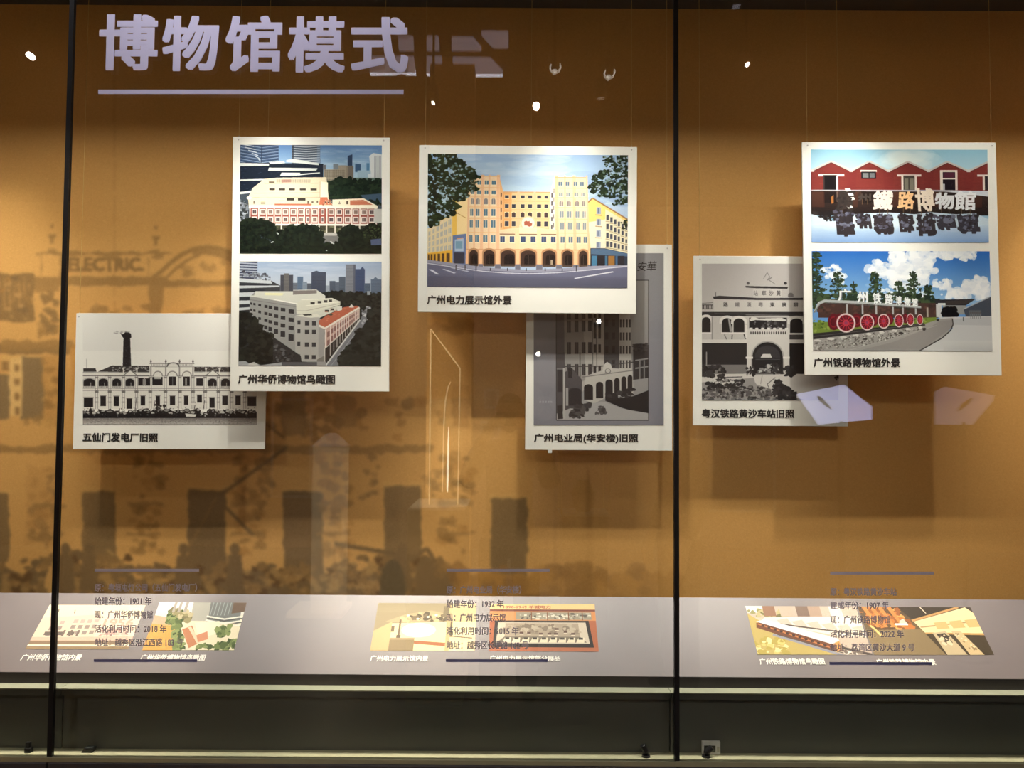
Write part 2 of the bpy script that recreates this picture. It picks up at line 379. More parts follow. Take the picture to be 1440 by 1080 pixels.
    # red facade
    P.rect(162, 634, 1266, 780, (146, 76, 66)); P.rect(158, 612, 1270, 636, (242, 232, 212)); P.line([(158, 636), (1268, 638)], 4, (176, 160, 146))
    xs = [207, 280, 345, 410, 475, 543, 610, 668, 728, 795, 870, 940, 1012, 1082, 1152, 1220]
    ed = [168] + [(a + b) / 2 for a, b in zip(xs, xs[1:])] + [1258]
    for x in ed: P.rect(x - 5, 634, x + 5, 784, (232, 222, 210))
    for i, x in enumerate(xs):
        w = 15 if i in (7, 9) else 24
        for t in (644, 710):
            P.rect(x - w, t, x + w, t + 48, (226, 214, 204)); P.rect(x - w + 8, t + 10, x + w - 8, t + 40, P.r.choice([(104, 84, 82), (84, 70, 74), (128, 104, 96)]))
            P.rect(x - 1.5, t + 10, x + 1.5, t + 40, (150, 130, 124))
    P.rect(360, 770, 1256, 786, (236, 226, 212))
    P.rect(370, 786, 1256, 850, (66, 64, 52)); P.leaves([(380, 790), (1250, 790), (1250, 840), (380, 840)], 80, 14, [(80, 84, 60), (50, 52, 42), (110, 108, 84)])
    for x in (440, 515, 578, 765, 830, 903, 975, 1050, 1115, 1190): P.rect(x - 6, 786, x + 6, 850, (214, 206, 190))
    P.rect(370, 846, 980, 876, (176, 172, 164)); P.rect(380, 872, 990, 930, (112, 110, 108)); P.rect(1240, 640, 1305, 760, (188, 186, 180))
    dk = [(20, 27, 20), (26, 34, 25), (15, 20, 16), (32, 40, 28)]
    for reg, n in (([(80, 760), (240, 735), (340, 760), (390, 830), (390, 1028), (80, 1028)], 420), ([(395, 900), (480, 800), (640, 780), (740, 790), (800, 880), (820, 1028), (380, 1028)], 420), ([(930, 860), (1000, 790), (1110, 800), (1180, 900), (1200, 1028), (940, 1028)], 260), ([(820, 930), (960, 940), (1305, 900), (1305, 1028), (820, 1028)], 260), ([(1140, 830), (1230, 770), (1305, 770), (1305, 900), (1160, 900)], 120)):
        P.leaves(reg, n // 3, 34, dk); P.leaves(reg, n, 16, dk)
    P.leaves([(1140, 830), (1230, 770), (1305, 770), (1305, 900), (1160, 900)], 40, 8, [(70, 78, 48), (54, 62, 40)])
    for x, y in ((868, 926), (878, 936), (366, 928), (356, 932), (890, 940), (404, 850), (412, 858), (830, 1000)): P.ell(x, y, 8, 5, (200, 198, 190))
    P.poly([(1210, 905), (1300, 895), (1305, 950), (1215, 955)], (98, 110, 150), .8)  # bluish reflection from the glass, painted into the print
    return P.grain(4).blur(1).out()

def print_aerial_corner():
    P = Paint((65, 45, 1200, 880), 0.85, (40, 44, 46), 7)
    P.grad(45, 300, (150, 168, 196), (204, 208, 214))
    for i in range(14): P.ell(P.r.uniform(250, 1100), P.r.uniform(60, 160), P.r.uniform(60, 160), P.r.uniform(8, 18), (205, 210, 220), .15)
    P.rect(65, 45, 208, 190, (60, 68, 92))
    for k in range(6): P.poly([(65, 52 + k * 22), (208, 60 + k * 21), (208, 68 + k * 21), (65, 62 + k * 22)], (176, 182, 194))
    P.leaves([(80, 120), (300, 150), (320, 200), (80, 190)], 50, 10, [(96, 100, 110), (60, 62, 72), (140, 146, 156)])
    P.poly([(65, 178), (320, 200), (392, 238), (392, 290), (150, 430), (65, 440)], (62, 64, 68))
    for q in ([(65, 180), (318, 200), (328, 224), (65, 212)], [(65, 240), (385, 238), (390, 250), (65, 262)], [(65, 296), (190, 292), (190, 325), (65, 330)], [(65, 360), (150, 358), (150, 385), (65, 390)], [(65, 418), (150, 412), (150, 432), (65, 440)]): P.poly(q, (196, 200, 204))
    for q in ((65, 224, 300, 236), (65, 268, 270, 290), (65, 334, 150, 356), (65, 392, 150, 412)): P.rect(*q, (44, 48, 56))
    for a, t, b, c in ((393, 152, 494, (72, 74, 84)), (420, 140, 462, (106, 104, 104)), (528, 166, 574, (92, 112, 136)), (570, 206, 606, (128, 142, 158)), (606, 220, 640, (84, 92, 104)), (640, 128, 756, (66, 74, 92)), (785, 200, 832, (78, 88, 104)), (832, 210, 862, (92, 102, 118)), (860, 166, 912, (80, 92, 108)), (913, 66, 992, (122, 126, 136)), (975, 66, 992, (90, 96, 110)), (990, 104, 1066, (62, 78, 110)), (1062, 218, 1112, (82, 98, 118)), (1115, 186, 1202, (94, 110, 132)), (495, 216, 530, (104, 112, 124)), (756, 236, 786, (150, 160, 172))):
        P.rect(a, t, b, 300, c)
        for y in range(t + 8, 290, 12): P.rect(a + 4, y, b - 4, y + 3, tuple(v * .86 for v in c))
    P.poly([(645, 130), (680, 118), (720, 132), (756, 156), (645, 156)], (66, 74, 92)); P.poly([(1030, 104), (1046, 84), (1062, 104)], (62, 78, 110)); P.poly([(1130, 190), (1150, 166), (1180, 190)], (94, 110, 132))
    dk = [(26, 31, 30), (34, 40, 38), (20, 24, 24), (42, 48, 44)]
    P.poly([(680, 300), (780, 286), (1200, 300), (1200, 560), (1000, 560), (680, 340)], (30, 35, 34)); P.leaves([(690, 300), (800, 284), (1200, 294), (1200, 540), (1040, 420), (700, 340)], 200, 16, dk)
    P.rect(1085, 280, 1112, 312, (150, 158, 166))
    wal = (146, 146, 144)
    P.poly([(150, 330), (190, 290), (540, 372), (700, 480), (752, 566), (745, 862), (570, 845), (340, 690), (150, 500)], wal)
    P.poly([(195, 284), (492, 284), (684, 272), (752, 318), (752, 340), (540, 384), (340, 356), (185, 330), (150, 330), (160, 318), (185, 318)], (206, 206, 196))
    P.poly([(270, 296), (420, 300), (410, 318), (270, 316)], (226, 222, 180)); P.poly([(495, 276), (684, 272), (684, 300), (495, 312)], (124, 118, 116)); P.line([(495, 276), (684, 272)], 5, (210, 210, 206))
    P.poly([(520, 384), (560, 352), (806, 336), (872, 366), (872, 392), (610, 470), (524, 470)], (208, 207, 192))
    P.line([(340, 350), (530, 386)], 8, (232, 230, 220)); P.line([(600, 400), (872, 366)], 7, (230, 228, 214)); P.line([(524, 440), (600, 440), (870, 380)], 4, (160, 158, 148)); P.line([(560, 352), (812, 342)], 6, (228, 226, 214))
    for a, b, t in ((634, 668, 370), (692, 722, 362), (742, 768, 355), (783, 806, 350)): P.rect(a, t, b, t + 18, (62, 62, 62))
    P.poly([(600, 470), (870, 395), (880, 420), (700, 500)], (200, 200, 188)); P.rect(750, 432, 782, 450, (60, 58, 56)); P.rect(796, 420, 822, 436, (60, 58, 56))
    for j, (yl, yr) in enumerate(((384, 446), (434, 514), (484, 578), (528, 654))):
        for i, x in enumerate((162, 188, 230, 280, 316, 362, 416, 482)):
            t = (x - 162) / 320; y = yl + (yr - yl) * t; w = 8 + 13 * t; h = 9 + 8 * t + (10 * t if j == 3 else 0)
            P.poly([(x - w, y - h - 2), (x + w, y - h + 2), (x + w, y + h + 2), (x - w, y + h - 2)], (46, 46, 50)); P.rect(x - w, y + h + 1, x + w, y + h + 4, (176, 176, 172))
    P.line([(150, 352), (520, 408)], 5, (120, 120, 120))
    P.poly([(510, 486), (560, 478), (640, 492), (700, 492), (752, 570), (748, 862), (690, 838), (572, 846), (518, 800)], (168, 166, 162)); P.poly([(700, 495), (752, 570), (748, 862), (700, 800)], (150, 148, 146))
    P.poly([(512, 480), (620, 462), (690, 466), (720, 486), (640, 496)], (214, 212, 198)); P.poly([(570, 468), (640, 464), (650, 476), (590, 480)], (60, 62, 60))
    for t, u in ((524, 558), (592, 626), (694, 728), (794, 826)):
        for a, b in ((532, 556), (592, 626), (648, 680)): P.rect(a, t - (a < 580) * 6, b, u - (a < 580) * 8, (56, 56, 60))
    P.poly([(702, 520), (760, 480), (900, 410), (1005, 398), (1025, 412), (752, 572), (704, 548)], (176, 98, 76))
    for i in range(24): P.ell(P.r.uniform(740, 980), P.r.uniform(420, 520), P.r.uniform(4, 12), 4, P.r.choice([(200, 130, 100), (150, 84, 66)]), .5)
    P.poly([(846, 410), (886, 402), (886, 432), (850, 444)], (206, 204, 196)); P.poly([(940, 412), (960, 386), (980, 402), (978, 414)], (216, 210, 204)); P.ell(796, 470, 16, 8, (80, 70, 60))
    P.line([(702, 558), (752, 580), (1026, 412)], 15, (222, 212, 200)); P.line([(750, 592), (1026, 424)], 4, (150, 130, 124))
    P.poly([(752, 590), (1026, 424), (1026, 492), (750, 744)], (188, 156, 146))
    for k in range(14):
        t = (k / 13) ** 0.75; x = 756 + 266 * t; yt = 590 - 168 * t; yb = 740 - 250 * t
        P.line([(x, yt), (x, yb)], 7 - 4 * t, (222, 212, 204))
        if k < 13:
            t2 = ((k + .5) / 13) ** 0.75; x2 = 756 + 266 * t2; w = 11 - 7 * t2
            for q in (.14, .58): P.poly([(x2 - w, yt + (yb - yt) * q), (x2 + w, yt + (yb - yt) * q - w), (x2 + w, yt + (yb - yt) * (q + .28) - w), (x2 - w, yt + (yb - yt) * (q + .28))], (128, 96, 92))
    P.poly([(750, 744), (1026, 492), (1026, 518), (746, 862)], (50, 46, 46)); P.line([(750, 744), (1026, 492)], 6, (200, 192, 184))
    for k in range(13):
        t = (k / 12) ** 0.75; x = 752 + 272 * t; P.line([(x, 742 - 250 * t), (x, 850 - 334 * t)], 6 - 4 * t, (206, 200, 192))
    P.poly([(690, 830), (745, 800), (748, 862), (690, 860)], (120, 116, 112))
    P.poly([(752, 880), (1030, 516), (1060, 440), (1090, 400), (1130, 420), (1080, 520), (1010, 640), (880, 880)], (118, 120, 126))
    P.line([(760, 876), (1030, 512)], 12, (200, 200, 198)); P.line([(800, 880), (1000, 610)], 3, (170, 172, 176))
    P.leaves([(1040, 420), (1110, 400), (1110, 500), (1050, 540)], 30, 8, [(170, 172, 178), (96, 98, 104), (200, 200, 204)])
    P.poly([(926, 745), (950, 730), (972, 740), (966, 780), (944, 792), (922, 776)], (236, 236, 238)); P.rect(934, 752, 962, 762, (90, 94, 104))
    P.leaves([(980, 690), (1010, 590), (1100, 560), (1200, 520), (1200, 880), (870, 880), (870, 820)], 330, 24, dk)
    P.leaves([(1080, 430), (1200, 420), (1200, 560), (1100, 540)], 80, 20, dk)
    P.leaves([(65, 450), (160, 470), (240, 570), (340, 650), (360, 860), (65, 870)], 330, 24, [(22, 25, 24), (30, 33, 30), (17, 20, 19), (40, 42, 36)])
    P.poly([(340, 650), (560, 800), (570, 860), (420, 880), (340, 860)], (46, 46, 48)); P.leaves([(340, 700), (520, 800), (500, 850), (350, 840)], 50, 12, [(60, 58, 58), (90, 90, 92), (36, 36, 38)])
    P.poly([(65, 846), (120, 842), (150, 862), (190, 850), (240, 876), (410, 852), (430, 880), (65, 880)], (158, 160, 162)); P.poly([(150, 862), (190, 850), (230, 880), (140, 880)], (190, 188, 184))
    P.rect(410, 850, 760, 880, (84, 84, 88)); P.rect(690, 846, 760, 880, (150, 148, 146))
    return P.grain(4).blur(1).out()

def print_power_hall():
    P = Paint((53, 75, 1362, 950), 0.9, (170, 190, 215), 11)
    P.grad(75, 400, (150, 178, 214), (190, 210, 222))
    for i in range(40): P.ell(P.r.uniform(280, 900), P.r.uniform(80, 280), P.r.uniform(50, 170), P.r.uniform(10, 40), P.r.choice([(205, 220, 230), (150, 175, 210), (215, 226, 232)]), .16)
    for i in range(20): P.ell(P.r.uniform(1050, 1362), P.r.uniform(200, 420), P.r.uniform(50, 130), P.r.uniform(20, 50), (120, 145, 195), .2)
    # right annex
    P.poly([(1098, 392), (1132, 358), (1362, 500), (1362, 812), (1110, 812)], (236, 200, 118)); P.line([(1098, 392), (1132, 360), (1362, 500)], 9, (150, 112, 74))
    P.poly([(1215, 432), (1362, 520), (1362, 735), (1215, 690)], (222, 212, 180)); P.poly([(1105, 520), (1215, 500), (1215, 690), (1120, 690)], (224, 214, 190))
    for k in range(6):
        x = 1222 + k * 25; sh = k * 14.5; w = 17 - k
        for j in range(4):
            y = 470 + j * 58 + sh * (1 - j * .2); P.rect(x, y, x + w, y + 36 - k * 2, (66, 70, 84)); P.line([(x - 4, y + 42 - k * 2), (x + w + 5, y + 45 - k * 2)], 4, (150, 130, 100))
    for j in range(4): P.rect(1158, 420 + j * 76, 1186, 466 + j * 74, (150, 160, 180)); P.line([(1150, 470 + j * 75), (1192, 474 + j * 74)], 5, (160, 130, 90)); P.rect(1166, 424 + j * 76, 1172, 462 + j * 74, (90, 96, 120))
    P.poly([(1120, 690), (1215, 690), (1362, 722), (1362, 812), (1120, 812)], (44, 56, 74)); P.poly([(1124, 694), (1215, 694), (1362, 724), (1362, 742), (1124, 728)], (78, 104, 132))
    for a, b, c in ((1130, 1162, (70, 122, 156)), (1166, 1212, (36, 36, 42)), (1216, 1230, (70, 110, 140)), (1236, 1278, (150, 106, 54)), (1284, 1296, (60, 96, 130)), (1300, 1340, (40, 40, 48))): P.rect(a, 738, b, 806, c)
    # left annex
    P.poly([(53, 570), (226, 462), (226, 330), (335, 360), (335, 806), (53, 782)], (238, 196, 112)); P.poly([(226, 366), (335, 356), (335, 640), (226, 640)], (246, 216, 160)); P.rect(216, 360, 244, 620, (238, 190, 92))
    P.line([(240, 462), (306, 498)], 4, (190, 140, 80))
    P.poly([(53, 572), (214, 476), (214, 706), (53, 728)], (226, 206, 166))
    for k in range(6):
        x = 60 + k * 26; d = k * 15.5; w = 12 + k
        for j in range(4):
            y = 590 + j * 36 - d * (1 - j * .26); P.poly([(x, y), (x + w, y - 8), (x + w, y + 22 + k), (x, y + 26 + k)], (176, 178, 176)); P.rect(x + w * .45, y - 3, x + w * .55, y + 24 + k, (226, 206, 166))
    P.poly([(53, 732), (214, 708), (214, 796), (53, 780)], (232, 176, 66))
    for x, w in ((56, 10), (74, 12), (94, 14), (120, 16), (146, 18), (178, 22)): P.rect(x, 738 - (x - 53) * .08, x + w, 786, (88, 66, 46))
    P.poly([(218, 612), (306, 600), (306, 806), (218, 792)], (104, 122, 162)); P.poly([(232, 640), (290, 630), (290, 716), (232, 716)], (176, 190, 210)); P.rect(238, 650, 282, 700, (120, 156, 178)); P.rect(226, 724, 296, 796, (60, 60, 72)); P.line([(246, 634), (286, 628)], 7, (224, 148, 110))
    pe = (234, 186, 148); cr = (238, 208, 170)
    # centre court
    P.rect(530, 322, 860, 600, (234, 192, 142)); P.rect(530, 322, 604, 600, (224, 164, 104)); P.line([(540, 324), (858, 324)], 7, (206, 156, 110))
    for x in (640, 746): P.rect(x, 322, x + 15, 600, pe)
    for y in (384, 440, 500): P.line([(545, y), (855, y)], 4, (226, 172, 118))
    for t, u in ((345, 366), (404, 430), (457, 490), (516, 550)):
        for a, b in ((560, 585), (605, 630), (663, 689), (711, 738), (770, 796), (817, 841)):
            P.rect(a - 2, t - 2, b + 2, u + 3, (252, 226, 182)); (P.arch(a, b, t, u, (70, 58, 60), 8) if t == 457 else P.rect(a, t, b, u, (60, 60, 72)))
    P.poly([(522, 222), (548, 322), (548, 580), (522, 600)], (232, 176, 122)); P.poly([(884, 222), (852, 332), (852, 572), (892, 590)], (236, 224, 204))
    for j in range(5): P.rect(532, 330 + j * 50, 540, 356 + j * 50, (96, 74, 66)); P.rect(862, 330 + j * 52, 872, 358 + j * 52, (90, 84, 90)); P.rect(876, 300 + j * 56, 882, 330 + j * 56, (110, 104, 108))
    # towers
    P.poly([(332, 222), (526, 222), (530, 812), (306, 812)], cr); P.poly([(884, 222), (1088, 222), (1114, 812), (892, 812)], cr)
    for (x0, x1), (y0, y1) in (((404, 396), (0, 0)), ((506, 504), (0, 0)), ((318, 310), (0, 0)), ((944, 950), (0, 0)), ((1000, 1010), (0, 0)), ((1086, 1104), (0, 0)), ((884, 896), (0, 0)), ((360, 352), (0, 0)), ((452, 448), (0, 0))):
        w = 20 if x0 in (404, 506, 884, 1000) else 11
        P.poly([(x0, 212), (x0 + w, 212), (x1 + w, 720), (x1, 720)], pe)
    for y in (296, 358, 424, 500, 592): P.line([(318, y), (528, y)], 4, (232, 184, 132)); P.line([(886, y), (1098, y)], 4, (232, 184, 132))
    P.line([(332, 220), (526, 220)], 6, (214, 164, 120)); P.line([(884, 226), (1088, 226)], 6, (214, 164, 120))
    wc = (82, 116, 136)
    for t, u, ar, cols in ((250, 276, 0, ((380, 402), (427, 452), (473, 500))), (315, 340, 0, ((340, 358), (378, 402), (427, 451), (473, 500))), (367, 406, 1, ((337, 355), (373, 394), (424, 447), (473, 497))), (437, 483, 0, ((333, 352), (370, 393), (422, 446), (472, 498))), (512, 558, 0, ((330, 350), (368, 391), (420, 445), (470, 497))), (610, 655, 0, ((327, 348), (365, 390), (418, 445), (470, 497)))):
        for a, b in cols: (P.arch(a, b, t, u, (128, 124, 128), 9) if ar else P.rect(a, t, b, u, wc)); P.rect((a + b) / 2 - 1.5, t, (a + b) / 2 + 1.5, u, (206, 196, 180)); P.rect(a - 2, u, b + 2, u + 4, (255, 236, 200))
    for t, u, ar, cols in ((254, 279, 0, ((907, 933), (955, 979), (1007, 1031), (1050, 1073))), (325, 351, 0, ((912, 938), (960, 985), (1013, 1038), (1057, 1079))), (380, 416, 1, ((915, 941), (965, 990), (1018, 1043), (1062, 1084))), (447, 489, 0, ((918, 944), (968, 994), (1021, 1046), (1066, 1088))), (522, 568, 0, ((920, 948), (972, 999), (1026, 1051), (1070, 1091))), (615, 656, 0, ((925, 952), (977, 1004), (1030, 1056), (1075, 1098)))):
        for a, b in cols: (P.arch(a, b, t, u, (136, 124, 122), 9) if ar else P.rect(a, t, b, u, (130, 140, 148) if t in (325, 447, 522) else (92, 112, 130))); P.rect((a + b) / 2 - 1.5, t, (a + b) / 2 + 1.5, u, (214, 204, 190)); P.rect(a - 2, u, b + 2, u + 4, (255, 236, 200))
    # front block
    P.rect(524, 576, 898, 704, cr); P.poly([(524, 600), (524, 574), (620, 560), (655, 556), (655, 540), (770, 540), (770, 556), (898, 574), (898, 600)], cr); P.line([(526, 601), (896, 601)], 6, (120, 84, 66))
    P.ell(712, 528, 50, 48, (226, 196, 156), 1, 24); P.ell(712, 530, 42, 41, (240, 228, 206), 1, 24); P.rect(655, 556, 770, 598, (248, 226, 186))
    P.poly([(686, 520), (700, 512), (712, 518), (722, 512), (724, 524), (740, 530), (736, 546), (720, 552), (706, 544), (688, 544)], (168, 92, 72))
    for a, b in ((530, 560), (592, 622), (663, 695), (730, 762), (800, 832), (862, 893)): P.rect(a - 3, 612, b + 3, 660, (255, 236, 200)); P.rect(a, 615, b, 655, (58, 74, 110)); P.rect((a + b) / 2 - 2, 615, (a + b) / 2 + 2, 655, (120, 124, 140))
    for x in (626, 770): P.rect(x, 576, x + 28, 810, (250, 208, 164))
    P.poly([(306, 700), (1114, 700), (1120, 812), (302, 812)], (240, 190, 146)); P.line([(308, 702), (1112, 702)], 5, (214, 160, 118))
    for a, b in ((328, 384), (420, 493), (535, 626), (664, 763), (808, 893), (937, 1004), (1046, 1100)):
        P.arch(a - 8, b + 8, 694, 808, (188, 138, 100), 26); P.arch(a, b, 706, 812, (66, 48, 42), 30); P.arch(a + (b - a) * .24, b - 2, 732, 812, (28, 22, 22), 20); P.rect(a + 2, 800, b - 2, 814, (80, 66, 58))
        P.rect((a + b) / 2, 740, (a + b) / 2 + 3, 810, (80, 66, 60))
    P.rect(860, 768, 874, 800, (214, 190, 160), .8)
    for a, b in ((300, 328), (384, 420), (493, 535), (626, 664), (763, 808), (893, 937), (1004, 1046), (1100, 1122)): P.rect(a + 2, 798, b - 2, 832, (112, 112, 128))
    # street
    P.poly([(53, 772), (300, 804), (500, 826), (720, 834), (930, 824), (1130, 806), (1362, 798), (1362, 950), (53, 950)], (104, 106, 130))
    P.poly([(53, 772), (300, 804), (500, 826), (720, 834), (930, 824), (1130, 806), (1362, 798), (1362, 812), (1100, 832), (720, 852), (400, 838), (53, 790)], (150, 150, 168))
    P.line([(53, 796), (240, 822), (420, 846), (560, 856), (720, 860), (900, 852), (1100, 834), (1362, 806)], 6, (206, 204, 216))
    P.grad(880, 950, (92, 94, 116), (84, 86, 106))
    P.line([(53, 866), (420, 884), (1362, 880)], 18, (98, 100, 122), .5)
    P.poly([(1014, 886), (1020, 892), (1274, 846), (1266, 840)], (222, 222, 230)); P.poly([(60, 836), (84, 836), (132, 868), (112, 868)], (214, 214, 224)); P.poly([(150, 834), (164, 832), (242, 858), (226, 862)], (200, 200, 214)); P.poly([(200, 824), (212, 822), (330, 846), (316, 850)], (190, 190, 206))
    for x in (240, 300, 372, 466, 578, 700, 824, 936, 1028): P.rect(x - 3, 812 + (20 if 440 < x < 960 else 0) - 8, x + 3, 846 - 4, (50, 50, 60))
    # trees
    gr = [(28, 38, 24), (36, 48, 28), (22, 30, 20), (46, 58, 32), (32, 44, 30)]
    L = [(53, 75), (250, 75), (262, 110), (330, 170), (392, 226), (376, 280), (332, 350), (262, 392), (214, 376), (246, 460), (170, 500), (90, 556), (53, 564)]
    P.leaves(L, 46, 34, gr); P.leaves(L, 420, 13, gr); P.leaves(L, 130, 8, [(150, 172, 180), (120, 140, 130), (190, 206, 214)], .8)
    R = [(1186, 88), (1362, 82), (1362, 330), (1330, 400), (1290, 424), (1262, 396), (1310, 350), (1180, 352), (1096, 280), (1150, 250), (1120, 210), (1230, 170)]
    P.leaves(R, 26, 24, gr); P.leaves(R, 260, 11, gr); P.leaves(R, 110, 8, [(150, 170, 196), (110, 130, 120), (176, 192, 214)], .8); P.leaves([(1320, 520), (1362, 500), (1362, 570), (1330, 560)], 20, 9, gr)
    P.line([(80, 240), (110, 340), (70, 470)], 8, (40, 38, 30)); P.line([(1362, 200), (1250, 250), (1180, 300)], 5, (40, 40, 34))
    return P.grain(3).blur(1).out()

def print_old_tower():
    P = Paint((55, 57, 714, 928), 1.25, (128, 128, 136), 13)
    P.grad(57, 928, (140, 139, 142), (122, 122, 132))
    for i in range(60): P.ell(P.r.uniform(55, 714), P.r.uniform(57, 928), P.r.uniform(30, 100), P.r.uniform(20, 80), P.r.choice([(150, 148, 150), (112, 112, 120), (134, 132, 138)]), .1)
    P.grad(195, 560, (150, 147, 145), (134, 131, 130), 170, 637); P.grad(560, 903, (120, 119, 120), (150, 149, 149), 170, 637)
    lt = (172, 168, 162); md = (120, 118, 118); dk = (44, 43, 46)
    P.poly([(204, 195), (412, 195), (412, 660), (300, 760), (204, 780)], (164, 160, 155)); P.poly([(204, 195), (300, 195), (318, 700), (204, 760)], md, .6)
    P.poly([(170, 370), (210, 370), (212, 640), (170, 640)], (92, 91, 94))
    P.poly([(412, 195), (488, 195), (490, 640), (412, 640)], (70, 69, 72)); P.poly([(488, 240), (540, 250), (556, 700), (490, 700)], lt)
    for y in (215, 270, 335, 400, 440, 510, 620):
        for x, h in ((226, 60), (264, 58), (300, 56), (332, 54)):
            if y in (270, 335, 400, 510, 620): P.rect(x, y, x + 18, y + h, (50, 49, 52)); P.rect(x + 6, y, x + 8, y + h, (96, 94, 96))
        for x in (360, 384): P.rect(x, y + 10, x + 13, y + 52, (40, 39, 42))
    for y in (270, 395, 460, 528, 600):
        for x in (492, 507, 523, 538): P.rect(x, y, x + 9, y + 40, (64, 62, 64))
        for x in (418, 452): P.rect(x, y, x + 16, y + 36, (46, 45, 48))
    P.line([(170, 634), (410, 630), (560, 610)], 5, (66, 64, 66)); P.line([(290, 560), (290, 760)], 5, dk); P.line([(372, 370), (376, 640)], 4, (90, 88, 90)); P.line([(354, 370), (356, 660)], 4, (96, 94, 96))
    P.poly([(318, 680), (440, 640), (556, 650), (562, 770), (420, 790), (360, 820), (310, 800)], (176, 172, 166))
    P.poly([(405, 660), (410, 625), (428, 608), (448, 622), (456, 656)], (186, 182, 176)); P.ell(432, 656, 15, 14, (110, 108, 108)); P.ell(432, 654, 11, 10, (180, 176, 170))
    P.line([(300, 686), (560, 652)], 4, (110, 108, 108))
    for a, b, t, u in ((310, 356, 722, 800), (371, 408, 710, 792), (419, 456, 698, 784), (464, 491, 690, 776), (500, 526, 682, 764), (532, 556, 674, 752)): P.arch(a, b, t, u, (36, 35, 38), 16)
    P.poly([(170, 570), (212, 560), (214, 660), (250, 640), (300, 700), (300, 830), (240, 860), (170, 900)], (74, 72, 76)); P.rect(176, 640, 202, 760, (52, 51, 55)); P.rect(230, 640, 250, 690, (40, 40, 44)); P.rect(170, 640, 214, 648, (110, 108, 110))
    P.arch(232, 296, 740, 830, (44, 43, 47), 18)
    P.poly([(560, 520), (600, 516), (637, 524), (637, 740), (560, 740)], (48, 47, 50)); P.leaves([(556, 520), (637, 512), (637, 560), (560, 556)], 30, 8, [(40, 40, 42), (60, 58, 60)])
    for y in (592, 632): P.line([(570, y + 10), (637, y)], 7, (130, 128, 128))
    for x in (590, 612): P.rect(x, 600, x + 7, 730, (116, 114, 114))
    P.poly([(560, 700), (637, 690), (637, 760), (560, 780)], (140, 138, 138))
    P.leaves([(420, 770), (560, 740), (560, 790), (430, 810)], 40, 14, [(40, 39, 42), (56, 54, 56)])
    P.poly([(420, 806), (560, 782), (637, 752), (637, 868), (560, 858), (500, 840)], (34, 34, 38))
    P.poly([(170, 870), (300, 820), (420, 812), (500, 844), (637, 868), (637, 903), (170, 903)], (160, 158, 158))
    P.poly([(174, 830), (200, 826), (204, 895), (176, 898)], (46, 45, 48)); P.rect(204, 640, 214, 895, (168, 165, 162)); P.rect(218, 740, 230, 830, (150, 148, 146))
    P.leaves([(240, 870), (260, 838), (340, 818), (356, 850), (290, 890), (250, 888)], 50, 14, [(58, 57, 60), (76, 74, 76), (44, 44, 46)]); P.leaves([(370, 870), (390, 830), (420, 836), (424, 870)], 24, 9, [(80, 78, 80), (60, 58, 60)])
    P.line([(240, 840), (300, 846)], 6, (70, 68, 70))
    for q in ([(170, 195), (637, 195)], [(637, 195), (637, 903)], [(637, 903), (170, 903)], [(170, 903), (170, 195)]): P.line(q, 4, (58, 57, 60))
    P.text('安', 582, 102, 626, 148, (36, 34, 36), 0.0, skew=8); P.text('華', 630, 98, 676, 148, (36, 34, 36), 0.0, skew=8)
    for k in range(5): P.rect(84 + k * 14, 806, 93 + k * 14, 816, (150, 150, 156))
    return P.grain(4).blur(1).out()

